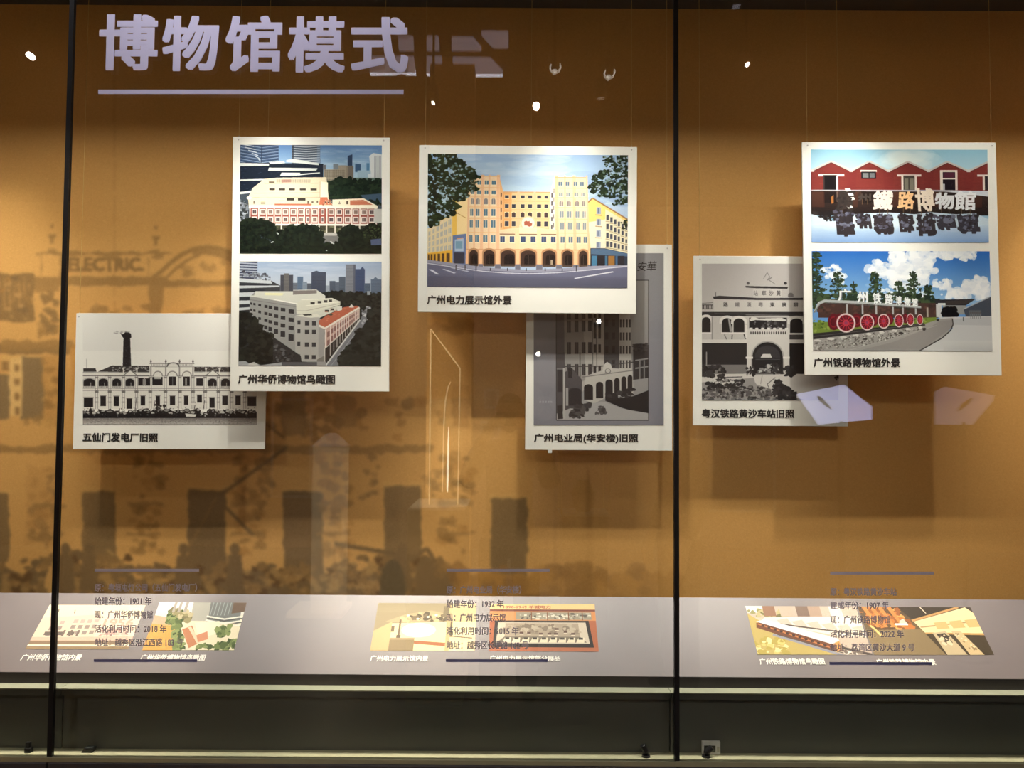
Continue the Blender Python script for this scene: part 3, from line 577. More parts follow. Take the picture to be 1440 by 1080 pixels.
def print_old_station():
    P = Paint((73, 68, 905, 898), 1.05, (190, 184, 181), 17)
    P.grad(68, 400, (188, 182, 180), (200, 195, 191))
    K = (34, 34, 37); L = (206, 201, 196); G = (120, 117, 116)
    P.line([(448, 160), (470, 122), (486, 150), (470, 170), (500, 150), (480, 168), (520, 194)], 4, (130, 126, 126))
    P.poly([(386, 214), (560, 218), (560, 292), (386, 290)], L); P.poly([(338, 204), (400, 206), (598, 210), (592, 222), (400, 218), (340, 214)], (50, 49, 52)); P.ell(354, 188, 9, 9, (90, 88, 90)); P.ell(581, 188, 10, 9, (46, 46, 50))
    for ch, x in (('站', 388), ('車', 438), ('沙', 482), ('黄', 526)): P.text(ch, x, 232, x + 26, 264, (70, 68, 70) if x > 400 else (120, 117, 118), 0.01)
    P.poly([(142, 272), (176, 264), (390, 276), (760, 270), (905, 290), (905, 372), (150, 366)], L); P.poly([(140, 270), (180, 264), (420, 278), (690, 276), (905, 284), (905, 296), (690, 290), (420, 290), (146, 284)], (52, 51, 54))
    P.rect(154, 242, 160, 270, G); P.arch(596, 630, 246, 272, (130, 126, 126), 14)
    for i, ch in enumerate('路鐵漢粵東廣辦商'): 
        x = 204 + i * 71; P.text(ch, x, 304, x + 28, 332, (58, 57, 60) if i in (0, 4, 5, 6) else (116, 113, 114), 0.015)
    P.rect(73, 318, 142, 346, (70, 68, 70))
    for x in range(76, 142, 10): P.rect(x, 322, x + 4, 342, L)
    P.line([(73, 310), (142, 306)], 4, G)
    P.rect(73, 386, 905, 534, (196, 191, 187)); P.rect(73, 362, 905, 388, (48, 47, 50)); P.line([(340, 380), (600, 386)], 5, (120, 117, 116)); P.line([(150, 372), (690, 384)], 4, (80, 78, 80))
    for a, b, t, u in ((73, 126, 394, 486), (196, 258, 400, 486), (266, 332, 402, 486), (610, 686, 402, 490), (700, 770, 402, 490), (800, 870, 402, 490)):
        P.arch(a - 16, b + 16, t - 16, t + 34, (222, 217, 212), 34); P.arch(a, b, t, u, K, 26); P.rect(a - 6, u, b + 8, u + 9, (226, 221, 216))
    P.poly([(232, 402), (240, 402), (262, 484), (244, 484)], (160, 156, 154)); P.line([(210, 500), (224, 530)], 6, G); P.line([(258, 500), (256, 528)], 6, K); P.line([(330, 498), (338, 528)], 6, K)
    P.rect(132, 392, 140, 530, (150, 146, 144)); P.rect(338, 440, 350, 520, (226, 221, 216))
    P.rect(362, 398, 590, 470, K); P.poly([(362, 408), (380, 392), (420, 402), (560, 398), (590, 412), (580, 420), (400, 412), (370, 420)], (216, 211, 206))
    P.leaves([(380, 420), (580, 424), (580, 468), (380, 468)], 30, 10, [(84, 82, 84), (50, 49, 52), (130, 126, 126)])
    P.rect(350, 468, 606, 520, (210, 205, 200)); 
    for x in range(372, 584, 14): P.ell(x, 490, 4, 9, (70, 68, 70))
    for x in range(372, 590, 36): P.ell(x, 464, 11, 6, (226, 221, 216))
    P.rect(606, 500, 690, 532, (74, 72, 74)); P.rect(73, 530, 905, 554, (214, 209, 204))
    P.rect(73, 552, 346, 684, (40, 40, 43)); P.rect(606, 554, 905, 744, (34, 34, 37)); P.rect(73, 682, 346, 740, (120, 117, 116))
    P.rect(346, 516, 606, 742, (208, 203, 198)); P.arch(372, 574, 538, 742, (170, 166, 162), 98); P.arch(380, 566, 546, 738, K, 92); P.arch(396, 550, 566, 640, (58, 57, 60), 70)
    P.rect(340, 634, 384, 646, (226, 221, 216)); P.rect(566, 634, 608, 646, (226, 221, 216)); P.poly([(430, 640), (444, 618), (490, 618), (500, 640)], (206, 202, 198)); P.line([(400, 650), (550, 650)], 4, (90, 88, 90))
    P.leaves([(410, 690), (530, 674), (540, 734), (400, 734)], 44, 9, [(190, 186, 182), (140, 137, 135), (80, 78, 80)])
    P.rect(98, 604, 104, 700, (150, 146, 144))
    P.rect(73, 738, 905, 898, (150, 146, 144)); P.poly([(73, 742), (380, 736), (400, 760), (73, 790)], (206, 201, 196)); P.poly([(384, 748), (640, 738), (905, 752), (905, 898), (700, 898), (560, 850), (400, 800)], (204, 199, 194))
    P.line([(440, 748), (430, 800)], 5, (160, 156, 154)); P.line([(520, 760), (470, 800), (480, 820)], 5, (110, 107, 107)); P.line([(200, 760), (320, 756)], 6, (90, 88, 90))
    b = [(38, 38, 41), (56, 55, 58), (46, 46, 48)]
    P.leaves([(73, 690), (206, 690), (206, 762), (73, 752)], 60, 13, b); P.leaves([(92, 790), (180, 770), (320, 780), (330, 830), (100, 836)], 70, 13, b); P.leaves([(120, 780), (220, 770), (320, 790), (210, 800)], 40, 7, [(206, 201, 196), (150, 146, 144)])
    P.leaves([(73, 836), (300, 826), (400, 800), (520, 850), (530, 898), (73, 898)], 260, 11, [(70, 69, 70), (110, 107, 107), (48, 47, 50), (150, 146, 144), (88, 86, 88)])
    P.leaves([(512, 800), (540, 770), (570, 800), (640, 850), (640, 898), (520, 898)], 110, 15, b); P.leaves([(570, 690), (640, 690), (640, 750), (580, 750)], 34, 13, b); P.leaves([(340, 700), (392, 700), (392, 746), (340, 746)], 24, 10, [(60, 58, 60), (180, 176, 172), (40, 40, 43)]); P.leaves([(500, 680), (560, 680), (560, 738), (500, 738)], 20, 10, b)
    P.leaves([(880, 755), (905, 752), (905, 785), (885, 778)], 8, 7, b)
    return P.grain(5).blur(1).out()

def print_red_warehouses():
    P = Paint((53, 52, 1335, 725), 0.9, (150, 190, 215), 19)
    P.grad(52, 360, (140, 188, 212), (206, 222, 226))
    for i in range(26): P.ell(760 + P.r.uniform(-130, 130), 130 + P.r.uniform(-50, 50), P.r.uniform(60, 200), P.r.uniform(30, 70), (236, 240, 232), .1)
    red = (120, 50, 46)
    top = [(53, 190), (62, 204), (200, 138), (345, 208), (478, 138), (615, 208), (757, 140), (905, 208), (1042, 140), (1195, 208), (1335, 142)]
    P.poly(top + [(1335, 350), (53, 350)], red)
    for i in range(160): P.rect(*(lambda x, y: (x, y, x + P.r.uniform(8, 46), y + 4))(P.r.uniform(55, 1300), P.r.uniform(215, 340)), P.r.choice([(138, 60, 52), (104, 42, 40), (128, 54, 48)]), .45)
    for x in (345, 615, 905, 1195): P.poly([(x - 40, 190), (x, 208), (x + 40, 190), (x + 30, 350), (x - 30, 350)], (112, 40, 42), .3)
    P.line(top[1:], 15, (196, 186, 180)); P.line([(a, b + 9) for a, b in top[1:]], 5, (88, 44, 44))
    for x in (62, 345, 615, 905, 1195): P.rect(x - 14, 196, x + 14, 214, (206, 198, 192))
    W_ = (226, 214, 204)
    P.rect(108, 230, 294, 246, W_); P.rect(142, 238, 240, 345, (26, 22, 24)); P.rect(234, 244, 250, 345, W_); P.rect(142, 246, 152, 345, (60, 50, 50))
    P.rect(412, 200, 530, 214, W_); P.rect(418, 212, 524, 264, (30, 28, 32)); P.rect(428, 222, 470, 256, (120, 122, 124)); P.rect(478, 222, 514, 256, (104, 106, 110))
    P.rect(676, 232, 852, 247, W_); P.rect(708, 240, 820, 345, W_); P.rect(722, 240, 804, 345, (70, 64, 58)); P.rect(730, 262, 758, 342, (120, 116, 104)); P.rect(768, 262, 796, 342, (120, 116, 104))
    P.rect(988, 200, 1114, 345, W_); P.rect(1008, 214, 1098, 345, (30, 22, 30)); P.rect(1008, 258, 1098, 268, W_); P.rect(1012, 216, 1094, 256, (84, 40, 56)); P.poly([(1008, 300), (1022, 300), (1022, 345), (1008, 345)], (190, 190, 196))
    P.rect(1258, 232, 1335, 247, W_); P.rect(1296, 240, 1312, 345, W_); P.rect(1312, 244, 1335, 345, (40, 34, 38))
    P.grad(352, 530, (64, 46, 40), (32, 26, 26))
    for a, b in ((142, 240), (418, 524), (722, 804), (1008, 1098)): P.rect(a, 356, b, 440, (26, 20, 20), .7)
    for x in (60, 300, 620, 900, 1200): P.rect(x, 360, x + 90, 470, (92, 52, 40), .45)
    P.poly([(195, 400), (215, 380), (215, 440), (200, 445)], (190, 120, 60), .8); P.rect(236, 356, 246, 430, (120, 100, 90), .7)
    P.poly([(53, 344), (1000, 344), (1335, 352), (1335, 390), (1010, 356), (53, 352)], (176, 176, 184)); P.poly([(1000, 348), (1335, 352), (1335, 392)], (206, 212, 220))
    P.poly([(53, 520), (140, 545), (215, 575), (250, 530), (380, 520), (480, 512), (620, 508), (800, 520), (920, 505), (1100, 520), (1240, 512), (1335, 556), (1335, 725), (53, 725)], (196, 214, 228))
    P.grad(600, 725, (190, 210, 228), (128, 160, 208))
    for i in range(20): P.ell(P.r.uniform(150, 1200), P.r.uniform(560, 640), P.r.uniform(80, 220), P.r.uniform(16, 40), (214, 226, 234), .15)
    P.leaves([(53, 505), (230, 505), (230, 580), (150, 560)], 50, 12, [(36, 32, 34), (52, 46, 46)])
    # brush written sign of seven characters with its reflection
    S = [('廣', 240, 366, 336, 500, (52, 46, 44), 24), ('州', 390, 488, 372, 424, (70, 62, 58), 0), ('鐵', 500, 646, 346, 492, (226, 214, 206), 10), ('路', 680, 802, 354, 484, (236, 190, 140), 8), ('博', 806, 946, 332, 500, (240, 224, 206), -8), ('物', 948, 1090, 362, 484, (226, 228, 232), 0), ('館', 1090, 1246, 348, 492, (232, 234, 238), 6)]
    for ch, a, b, t, u, c, k in S:
        P.text(ch, a, t, b, u, c, 0.035, skew=k)
        for q in (.3, .7): P.rect(a + (b - a) * q, u - 12, a + (b - a) * q + 6, u + 26, (120, 96, 70), .7)
    for x, y in ((318, 346), (338, 380), (346, 410), (330, 470), (338, 520)): P.poly([(x - 22, y - 10), (x + 16, y - 14), (x + 24, y + 4), (x - 8, y + 10)], (232, 230, 226))
    for ch, a, b, t, u in (('廣', 218, 366, 500, 684), ('州', 372, 486, 520, 626), ('鐵', 500, 650, 520, 668), ('路', 682, 804, 524, 654), ('博', 808, 956, 520, 678), ('物', 956, 1100, 526, 636), ('館', 1104, 1270, 520, 662)):
        c = (58, 56, 66) if a > 900 else (52, 46, 50)
        P.text(ch, a, t, b, u, c, 0.06, flip=True, skew=-14); P.leaves([(a + 8, t), (b - 8, t), (b - 24, t + (u - t) * .62), ((a + b) / 2, t + (u - t) * .8), (a + 24, t + (u - t) * .6)], 32, 14, [c, (84, 82, 98), (44, 40, 46), (110, 112, 130)])
    P.leaves([(240, 400), (340, 380), (350, 470), (250, 490)], 20, 12, [(44, 38, 38), (60, 50, 48)])
    return P.grain(3).blur(1).out()

def print_rail_museum():
    P = Paint((58, 42, 1365, 765), 0.9, (100, 150, 210), 23)
    P.grad(42, 430, (44, 104, 186), (150, 190, 226))
    w = [(240, 243, 246), (226, 232, 240), (248, 249, 250)]
    for reg, n, r in (([(470, 170), (500, 105), (560, 110), (640, 130), (700, 90), (830, 66), (930, 90), (930, 140), (1000, 180), (920, 210), (900, 290), (640, 300), (600, 240), (480, 190)], 150, 34), ([(620, 42), (1260, 42), (1240, 70), (1150, 74), (1060, 92), (920, 80), (700, 110), (640, 110)], 110, 24), ([(1140, 100), (1170, 62), (1260, 62), (1250, 104), (1180, 114)], 40, 16), ([(925, 300), (950, 250), (1020, 235), (1090, 270), (1060, 310), (960, 322)], 46, 18), ([(1040, 330), (1150, 290), (1180, 235), (1260, 225), (1330, 250), (1350, 330), (1350, 380), (1050, 380)], 110, 26), ([(130, 170), (180, 140), (260, 150), (300, 230), (280, 270), (160, 240)], 50, 18), ([(540, 320), (760, 300), (930, 330), (940, 390), (560, 380)], 60, 20)):
        P.leaves(reg, n, r, w, .7, .2)
    for i in range(18): P.ell(P.r.uniform(480, 920), P.r.uniform(150, 290), P.r.uniform(20, 60), P.r.uniform(8, 16), (196, 208, 224), .25)
    P.ell(1004, 356, 9, 8, (235, 240, 246), .8)
    g = [(38, 54, 40), (52, 68, 46), (30, 42, 34), (66, 82, 54)]
    def tree(x, top, bot, wd, n):
        P.line([(x, top), (x + 2, bot)], 9, (50, 48, 42))
        for k in range(n):
            t = (k + .6) / n; y = top + (bot - top) * t; q = wd * (0.35 + .65 * t)
            P.leaves([(x - q, y + 10), (x - q * .5, y - 12), (x + q * .5, y - 12), (x + q, y + 8), (x, y + 22)], int(12 + q / 5), 10, g, 1, .5)
    tree(90, 42, 420, 100, 9); tree(246, 190, 420, 96, 6); tree(360, 260, 400, 50, 3); tree(520, 188, 400, 84, 6); tree(800, 186, 400, 90, 6); tree(690, 256, 400, 80, 4); tree(905, 286, 450, 66, 5); tree(60, 120, 420, 60, 6)
    P.leaves([(58, 360), (240, 350), (560, 350), (980, 370), (980, 460), (58, 460)], 190, 20, g)
    P.rect(100, 418, 975, 525, (72, 52, 48)); P.leaves([(100, 418), (560, 418), (975, 430), (975, 500), (100, 520)], 80, 16, [(56, 44, 42), (88, 62, 54), (44, 50, 42)])
    P.poly([(960, 420), (1000, 420), (1000, 520), (960, 520)], (196, 196, 196)); P.rect(890, 450, 904, 520, (170, 160, 150))
    P.poly([(950, 394), (1252, 388), (1176, 436), (1040, 440), (960, 424)], (44, 44, 50)); P.poly([(1030, 402), (1240, 394), (1180, 424), (1040, 432)], (64, 58, 56)); P.rect(975, 418, 1030, 434, (206, 208, 208))
    P.rect(1010, 434, 1180, 500, (150, 152, 150)); P.poly([(1160, 462), (1352, 372), (1365, 372), (1365, 525), (1180, 525)], (70, 76, 88)); P.line([(1160, 462), (1354, 374)], 8, (170, 176, 186)); P.rect(1200, 470, 1290, 516, (96, 100, 106))
    P.leaves([(1000, 480), (1020, 450), (1100, 448), (1116, 500), (1100, 530), (1010, 520)], 60, 14, [(16, 16, 20), (28, 26, 30)]); P.rect(1000, 470, 1112, 516, (18, 18, 22))
    P.poly([(58, 560), (960, 520), (960, 545), (870, 575), (58, 640)], (112, 132, 56)); P.leaves([(58, 545), (940, 525), (940, 545), (58, 625)], 90, 10, [(96, 118, 44), (140, 158, 76), (70, 92, 40)])
    P.poly([(975, 520), (1365, 512), (1365, 765), (820, 765), (1080, 600)], (196, 196, 196)); P.poly([(1085, 530), (1365, 518), (1365, 580), (1090, 575)], (182, 182, 184)); P.grad(690, 765, (202, 202, 200), (186, 186, 186), 1010, 1365)
    P.poly([(58, 680), (600, 610), (870, 570), (985, 532), (1080, 526), (1086, 580), (1020, 650), (838, 765), (58, 765)], (152, 148, 144)); P.poly([(380, 765), (640, 700), (900, 600), (985, 545), (1075, 540), (1078, 590), (834, 765)], (140, 136, 134))
    P.line([(830, 765), (1000, 670), (1064, 614), (1082, 570), (1078, 530)], 8, (52, 50, 52)); P.line([(300, 765), (700, 660), (960, 580)], 3, (170, 166, 160))
    P.leaves([(58, 700), (400, 650), (860, 586), (820, 620), (420, 730), (58, 765)], 420, 6, [(110, 106, 102), (190, 186, 180), (84, 80, 78), (160, 155, 150)])
    P.poly([(58, 640), (870, 562), (880, 580), (58, 682)], (44, 42, 44)); P.line([(58, 662), (870, 570)], 5, (86, 82, 80))
    for i in range(9): x = 90 + i * 94; P.ell(x, 690 - i * 12, 30 - i * 2, 9, (206, 202, 196), 1, 10, .3)
    for x in (440, 700, 870): P.ell(x, 680 - (x - 440) * .17, 18, 9, (54, 50, 50), 1, 9, .3)
    # sign frame, letters and wheels
    for x in (310, 423, 523, 645, 718, 812): P.rect(x - 6, 425, x + 6, 500, (180, 182, 182))
    for i, (cx, cy, rx, ry) in enumerate(((212, 556, 44, 60), (262, 548, 50, 54), (380, 545, 44, 50), (500, 540, 40, 46), (618, 536, 30, 40), (735, 530, 20, 36))): P.ell(cx, cy, rx, ry, (92, 24, 34), 1, 22); P.ell(cx, cy, rx * .7, ry * .7, (132, 34, 44), 1, 20); P.ell(cx - 4, cy, rx * .5, ry * .5, (84, 22, 30), 1, 18)
    for cx, cy, rx, ry in ((301, 563, 70, 70), (454, 558, 52, 59), (576, 550, 44, 54), (687, 545, 34, 49), (771, 538, 28, 45), (841, 537, 23, 39)):
        P.ell(cx, cy, rx, ry, (222, 200, 196), 1, 28); P.ell(cx, cy, rx * .83, ry * .83, (120, 26, 38), 1, 26); P.ell(cx, cy, rx * .76, ry * .76, (92, 22, 36), 1, 26)
        for k in range(12):
            a = k * math.pi / 6; P.line([(cx, cy), (cx + rx * .76 * math.cos(a), cy + ry * .76 * math.sin(a))], 6, (176, 52, 62))
        P.ell(cx, cy, rx * .34, ry * .34, (186, 58, 74), 1, 16); P.ell(cx, cy, rx * .18, ry * .18, (140, 60, 90), 1, 12)
    P.poly([(62, 492), (100, 412), (146, 394), (400, 404), (850, 440), (852, 454), (400, 424), (150, 414), (118, 426), (78, 488)], (178, 182, 182)); P.line([(150, 418), (850, 456)], 4, (96, 96, 98)); P.poly([(62, 492), (78, 488), (118, 426), (108, 430)], (120, 122, 122))
    for ch, a, b, t, u in (('广', 246, 342, 316, 402), ('州', 384, 462, 334, 416), ('铁', 498, 560, 345, 423), ('路', 588, 646, 353, 428), ('博', 666, 708, 368, 434), ('物', 728, 774, 376, 438), ('馆', 785, 827, 384, 442)):
        P.text(ch, a + 5, t + 3, b + 5, u, (120, 124, 128), 0.045); P.text(ch, a, t, b, u, (238, 240, 240), 0.035)
    for x in range(1210, 1290, 14): P.rect(x, 490, x + 5, 530, (120, 122, 126)); P.ell(x + 2, 488, 4, 5, (90, 80, 78))
    P.rect(1155, 520, 1162, 550, (90, 90, 94)); P.ell(970, 540, 10, 10, (40, 40, 44))
    return P.grain(3).blur(1).out()

# --- the six small prints on the sloping shelf, drawn on a 200 x 100 sheet
def sheet(seed, bg): return Paint((0, 0, 200, 100), 3.2, bg, seed)
def shelf_interior_white():
    P = sheet(31, (236, 214, 184)); P.grad(0, 30, (244, 226, 194), (240, 220, 190))
    P.poly([(0, 30), (120, 22), (120, 84), (0, 84)], (226, 204, 180)); P.poly([(120, 22), (200, 30), (200, 84), (120, 84)], (240, 216, 194))
    for x, y in ((24, 38), (40, 37), (66, 34), (80, 34), (94, 34), (108, 33)):
        for j in range(3): P.rect(x, y + j * 13, x + 9, y + 8 + j * 13, (156, 140, 132) if j else (188, 168, 158))
    for x in (20, 44, 66): P.rect(x, 62, x + 13, 70, (110, 98, 92))
    for x, y in ((24, 10), (58, 12)): P.line([(x, y), (x + 2, y + 8)], 2, (120, 104, 96))
    P.text('1956', 128, 32, 190, 50, (214, 170, 150), .03); P.rect(134, 54, 186, 70, (226, 186, 170)); P.leaves([(130, 58), (190, 58), (190, 70), (130, 70)], 30, 3, [(190, 150, 140), (150, 120, 116), (230, 204, 190)])
    for x in (56, 70, 84): P.rect(x, 58, x + 4, 72, (120, 104, 96))
    P.poly([(0, 74), (200, 72), (200, 84), (0, 84)], (222, 180, 160)); P.rect(0, 82, 200, 90, (142, 118, 96)); P.rect(0, 90, 200, 94, (240, 226, 200)); P.rect(0, 94, 200, 100, (150, 126, 96))
    return P.grain(4).out()
def shelf_aerial_green():
    P = sheet(32, (226, 214, 188)); P.grad(0, 34, (228, 232, 232), (222, 214, 198)); P.poly([(0, 34), (60, 40), (70, 62), (76, 100), (0, 100)], (214, 160, 84)); P.poly([(0, 28), (56, 36), (50, 50), (0, 46)], (206, 168, 140))
    P.poly([(78, 0), (130, 0), (128, 40), (84, 40)], (176, 172, 160)); P.poly([(118, 0), (190, 0), (196, 44), (124, 40)], (120, 122, 118)); P.poly([(170, 0), (200, 0), (200, 20), (172, 24)], (110, 88, 72))
    for k in range(5): P.line([(118, 30 + k * 8), (160, 36 + k * 9), (200, 30 + k * 9)], 3, (236, 230, 214)); P.line([(120, 34 + k * 8), (160, 40 + k * 9), (200, 34 + k * 9)], 2, (84, 84, 80))
    for k in range(6): P.rect(124 + k * 8, 0, 126 + k * 8, 28, (156, 160, 158))
    P.poly([(84, 60), (160, 46), (200, 52), (200, 100), (110, 100)], (232, 220, 188)); P.poly([(96, 44), (150, 40), (160, 64), (116, 78)], (240, 230, 202)); P.poly([(72, 58), (92, 50), (118, 86), (100, 96)], (192, 128, 92)); P.poly([(84, 54), (90, 52), (122, 84), (116, 88)], (226, 202, 170))
    P.poly([(108, 70), (130, 62), (136, 78), (116, 84)], (206, 140, 106))
    gr = [(112, 126, 74), (84, 100, 56), (136, 148, 92), (68, 84, 46)]
    P.leaves([(30, 20), (60, 18), (70, 36), (60, 48), (72, 64), (82, 80), (92, 100), (66, 100), (60, 70), (44, 50), (34, 40)], 110, 7, gr); P.leaves([(150, 52), (176, 50), (180, 72), (152, 74)], 40, 6, gr); P.leaves([(110, 90), (200, 80), (200, 98), (112, 98)], 40, 6, gr); P.leaves([(30, 14), (78, 22), (90, 40), (60, 36)], 30, 6, [(190, 176, 140), (150, 140, 100), (120, 112, 80)])
    for x in (36, 48, 62): P.rect(x, 0, x + 6, 22, (170, 160, 150))
    return P.grain(4).out()
def shelf_interior_hall():
    P = sheet(33, (240, 214, 160)); P.poly([(0, 0), (146, 0), (146, 40), (40, 44), (30, 70), (0, 60)], (156, 140, 108)); P.grad(0, 20, (150, 136, 104), (160, 144, 112), 0, 146)
    P.poly([(20, 40), (60, 24), (110, 16), (144, 24), (144, 36), (60, 42)], (182, 160, 122)); P.leaves([(50, 34), (90, 22), (140, 26), (140, 38), (60, 40)], 34, 5, [(120, 104, 78), (206, 180, 136), (90, 78, 60)])
    for x, y in ((64, 27), (104, 30), (84, 34), (120, 26)): P.ell(x, y, 3, 2, (255, 246, 210))
    P.poly([(34, 44), (144, 40), (144, 100), (34, 100)], (250, 226, 170)); P.ell(88, 58, 34, 15, (255, 246, 212)); P.rect(48, 36, 52, 74, (112, 92, 68)); P.rect(34, 50, 40, 62, (112, 92, 68)); P.poly([(60, 78), (144, 84), (144, 91), (60, 84)], (170, 104, 66)); P.poly([(30, 74), (82, 74), (82, 100), (30, 100)], (146, 126, 92)); P.rect(30, 74, 82, 78, (166, 144, 106)); P.rect(46, 68, 54, 74, (100, 84, 64))
    P.poly([(0, 60), (34, 40), (34, 100), (0, 100)], (206, 176, 128)); P.rect(142, 0, 150, 100, (206, 176, 128)); P.rect(150, 0, 200, 40, (206, 182, 136)); P.rect(150, 40, 200, 100, (250, 226, 172)); P.rect(150, 40, 154, 72, (96, 80, 62)); P.line([(150, 70), (194, 74)], 2, (110, 92, 70)); P.rect(134, 6, 146, 26, (120, 106, 80))
    return P.grain(4).out()
def shelf_exhibits():
    P = sheet(34, (172, 98, 64)); P.rect(0, 0, 200, 12, (240, 196, 136)); P.rect(0, 12, 200, 16, (112, 56, 40)); P.text('1890-1949 羊城电力', 26, 3, 116, 10, (150, 66, 48), .02)
    P.rect(0, 16, 200, 36, (206, 138, 84)); P.rect(50, 18, 192, 34, (150, 142, 124))
    for i in range(70): P.rect(*(lambda x, y: (x, y, x + P.r.uniform(2, 8), y + 3))(P.r.uniform(52, 186), P.r.uniform(19, 31)), P.r.choice([(222, 214, 194), (92, 86, 78), (180, 172, 154)]))
    for x in (78, 108, 148, 174): P.rect(x, 18, x + 2, 35, (120, 80, 54))
    P.poly([(10, 36), (186, 36), (192, 92), (6, 92)], (38, 32, 30)); P.poly([(16, 40), (180, 40), (185, 84), (12, 84)], (208, 194, 172)); P.poly([(30, 42), (166, 42), (168, 70), (28, 70)], (168, 152, 132))
    P.leaves([(30, 46), (166, 46), (168, 62), (28, 62)], 60, 5, [(146, 130, 112), (186, 170, 148), (130, 114, 98)]); P.poly([(28, 70), (168, 70), (180, 82), (14, 82)], (120, 108, 92))
    for i in range(9): x = 26 + i * 17; P.poly([(x + 3, 72), (x + 14, 72), (x + 13, 82), (x - 2, 82)], (232, 218, 190)); P.rect(x + 3, 72, x + 11, 76, (60, 54, 50))
    for x, y in ((56, 60), (70, 60), (92, 62), (108, 62), (122, 52), (138, 58), (152, 62), (120, 62)): P.rect(x, y, x + 7, y + 4, (92, 66, 56)); P.rect(x, y + 4, x + 7, y + 6, (220, 206, 180))
    P.rect(0, 92, 200, 100, (176, 104, 72))
    return P.grain(4).out()
def shelf_train():
    P = sheet(35, (206, 188, 166)); P.rect(0, 0, 200, 26, (196, 178, 162)); P.poly([(0, 0), (50, 0), (46, 14), (0, 14)], (236, 232, 226)); P.leaves([(0, 10), (60, 8), (80, 22), (20, 24)], 30, 5, [(150, 146, 96), (120, 116, 76), (190, 176, 130)])
    for x, c in ((30, (150, 112, 90)), (60, (196, 178, 160)), (90, (130, 108, 96)), (112, (176, 150, 132)), (150, (226, 216, 206))): P.rect(x, 0, x + 22, 22, c)
    P.poly([(30, 24), (200, 22), (200, 64), (150, 62), (20, 34)], (238, 228, 212)); 
    for k in range(6): P.poly([(50 + k * 26, 30 + k * 3), (70 + k * 26, 26 + k * 3), (76 + k * 26, 40 + k * 3), (60 + k * 26, 44 + k * 3)], (206, 190, 174)); P.line([(40 + k * 26, 36 + k * 4), (76 + k * 26, 42 + k * 4)], 3, (96, 84, 76))
    P.poly([(0, 16), (30, 40), (150, 100), (0, 100)], (190, 168, 100)); P.leaves([(0, 70), (50, 70), (60, 96), (0, 98)], 40, 6, [(214, 196, 120), (180, 160, 80), (232, 220, 160)])
    P.poly([(12, 36), (24, 34), (150, 84), (134, 96), (10, 46)], (112, 66, 44)); P.poly([(12, 33), (30, 29), (156, 70), (138, 80)], (222, 224, 230)); P.line([(14, 38), (136, 88)], 3, (190, 120, 70)); P.poly([(138, 78), (156, 70), (160, 86), (140, 96)], (214, 150, 84))
    for k in range(12): P.rect(20 + k * 10, 40 + k * 3.9, 25 + k * 10, 44 + k * 3.9, (70, 48, 40))
    P.line([(36, 60), (150, 102)], 5, (150, 150, 160)); P.line([(44, 60), (160, 100)], 2, (86, 76, 72)); P.poly([(150, 62), (200, 64), (200, 100), (150, 100)], (196, 176, 160)); P.line([(150, 86), (200, 100)], 5, (80, 70, 66)); P.leaves([(150, 88), (190, 98), (150, 99)], 20, 3, [(236, 226, 214), (120, 106, 96)])
    return P.grain(4).out()
def shelf_carriage_hall():
    P = sheet(36, (92, 76, 58)); P.grad(0, 50, (84, 66, 50), (110, 92, 66)); P.leaves([(0, 0), (70, 0), (80, 46), (20, 50)], 70, 8, [(190, 118, 60), (150, 90, 50), (226, 160, 90), (100, 74, 52)])
    for x in (6, 20, 34, 50): P.poly([(x, 0), (x + 8, 0), (x + 20, 44), (x + 14, 44)], (206, 134, 74))
    P.poly([(0, 50), (110, 48), (120, 100), (0, 100)], (136, 116, 84)); P.line([(10, 40), (16, 48), (24, 64)], 4, (240, 200, 130)); P.rect(54, 36, 76, 40, (240, 236, 226)); P.poly([(64, 30), (72, 26), (76, 36), (62, 36)], (206, 196, 180))
    P.poly([(70, 0), (200, 0), (200, 20), (92, 34), (84, 24)], (64, 54, 44)); P.line([(110, 0), (116, 14)], 2, (220, 206, 180)); P.line([(86, 30), (178, 0)], 4, (196, 150, 96))
    P.poly([(88, 32), (190, 0), (200, 12), (200, 56), (100, 56)], (240, 214, 164)); P.line([(96, 44), (200, 30)], 3, (176, 146, 104))
    for k in range(3): P.poly([(122 + k * 28, 34 - k * 3), (144 + k * 28, 31 - k * 3), (146 + k * 28, 46 - k * 2), (124 + k * 28, 48 - k * 2)], (214, 176, 118))
    P.line([(100, 57), (200, 58)], 4, (196, 150, 92)); P.poly([(100, 58), (200, 60), (200, 100), (120, 100)], (70, 58, 42)); P.poly([(112, 56), (136, 52), (156, 100), (122, 100)], (196, 176, 140)); P.poly([(118, 58), (134, 56), (140, 76), (124, 78)], (90, 78, 64)); P.poly([(146, 52), (162, 52), (184, 100), (160, 100)], (206, 180, 136)); P.leaves([(118, 60), (134, 58), (140, 78), (124, 78)], 16, 4, [(226, 206, 170), (60, 52, 44)]); P.leaves([(150, 56), (162, 56), (176, 90), (164, 90)], 16, 3, [(150, 126, 90), (226, 206, 166)])
    return P.grain(4).out()
# ------------------------------------------------------------------ places (metres): the visitor stands at y = 0 and looks along +y
GLASS_F, GLASS_B = 1.960, 1.972                 # the two faces of the front glass
WALL_Y = 2.415                                  # mural wall of the case
CASE_X0, CASE_X1 = -2.74, 2.0
LEDGE_Z = at_y(720, 1066, GLASS_B).z            # floor of the case just behind the glass
CEIL_Z = at_y(720, 11, WALL_Y).z                # ceiling of the case
HALL_Z = 4.0

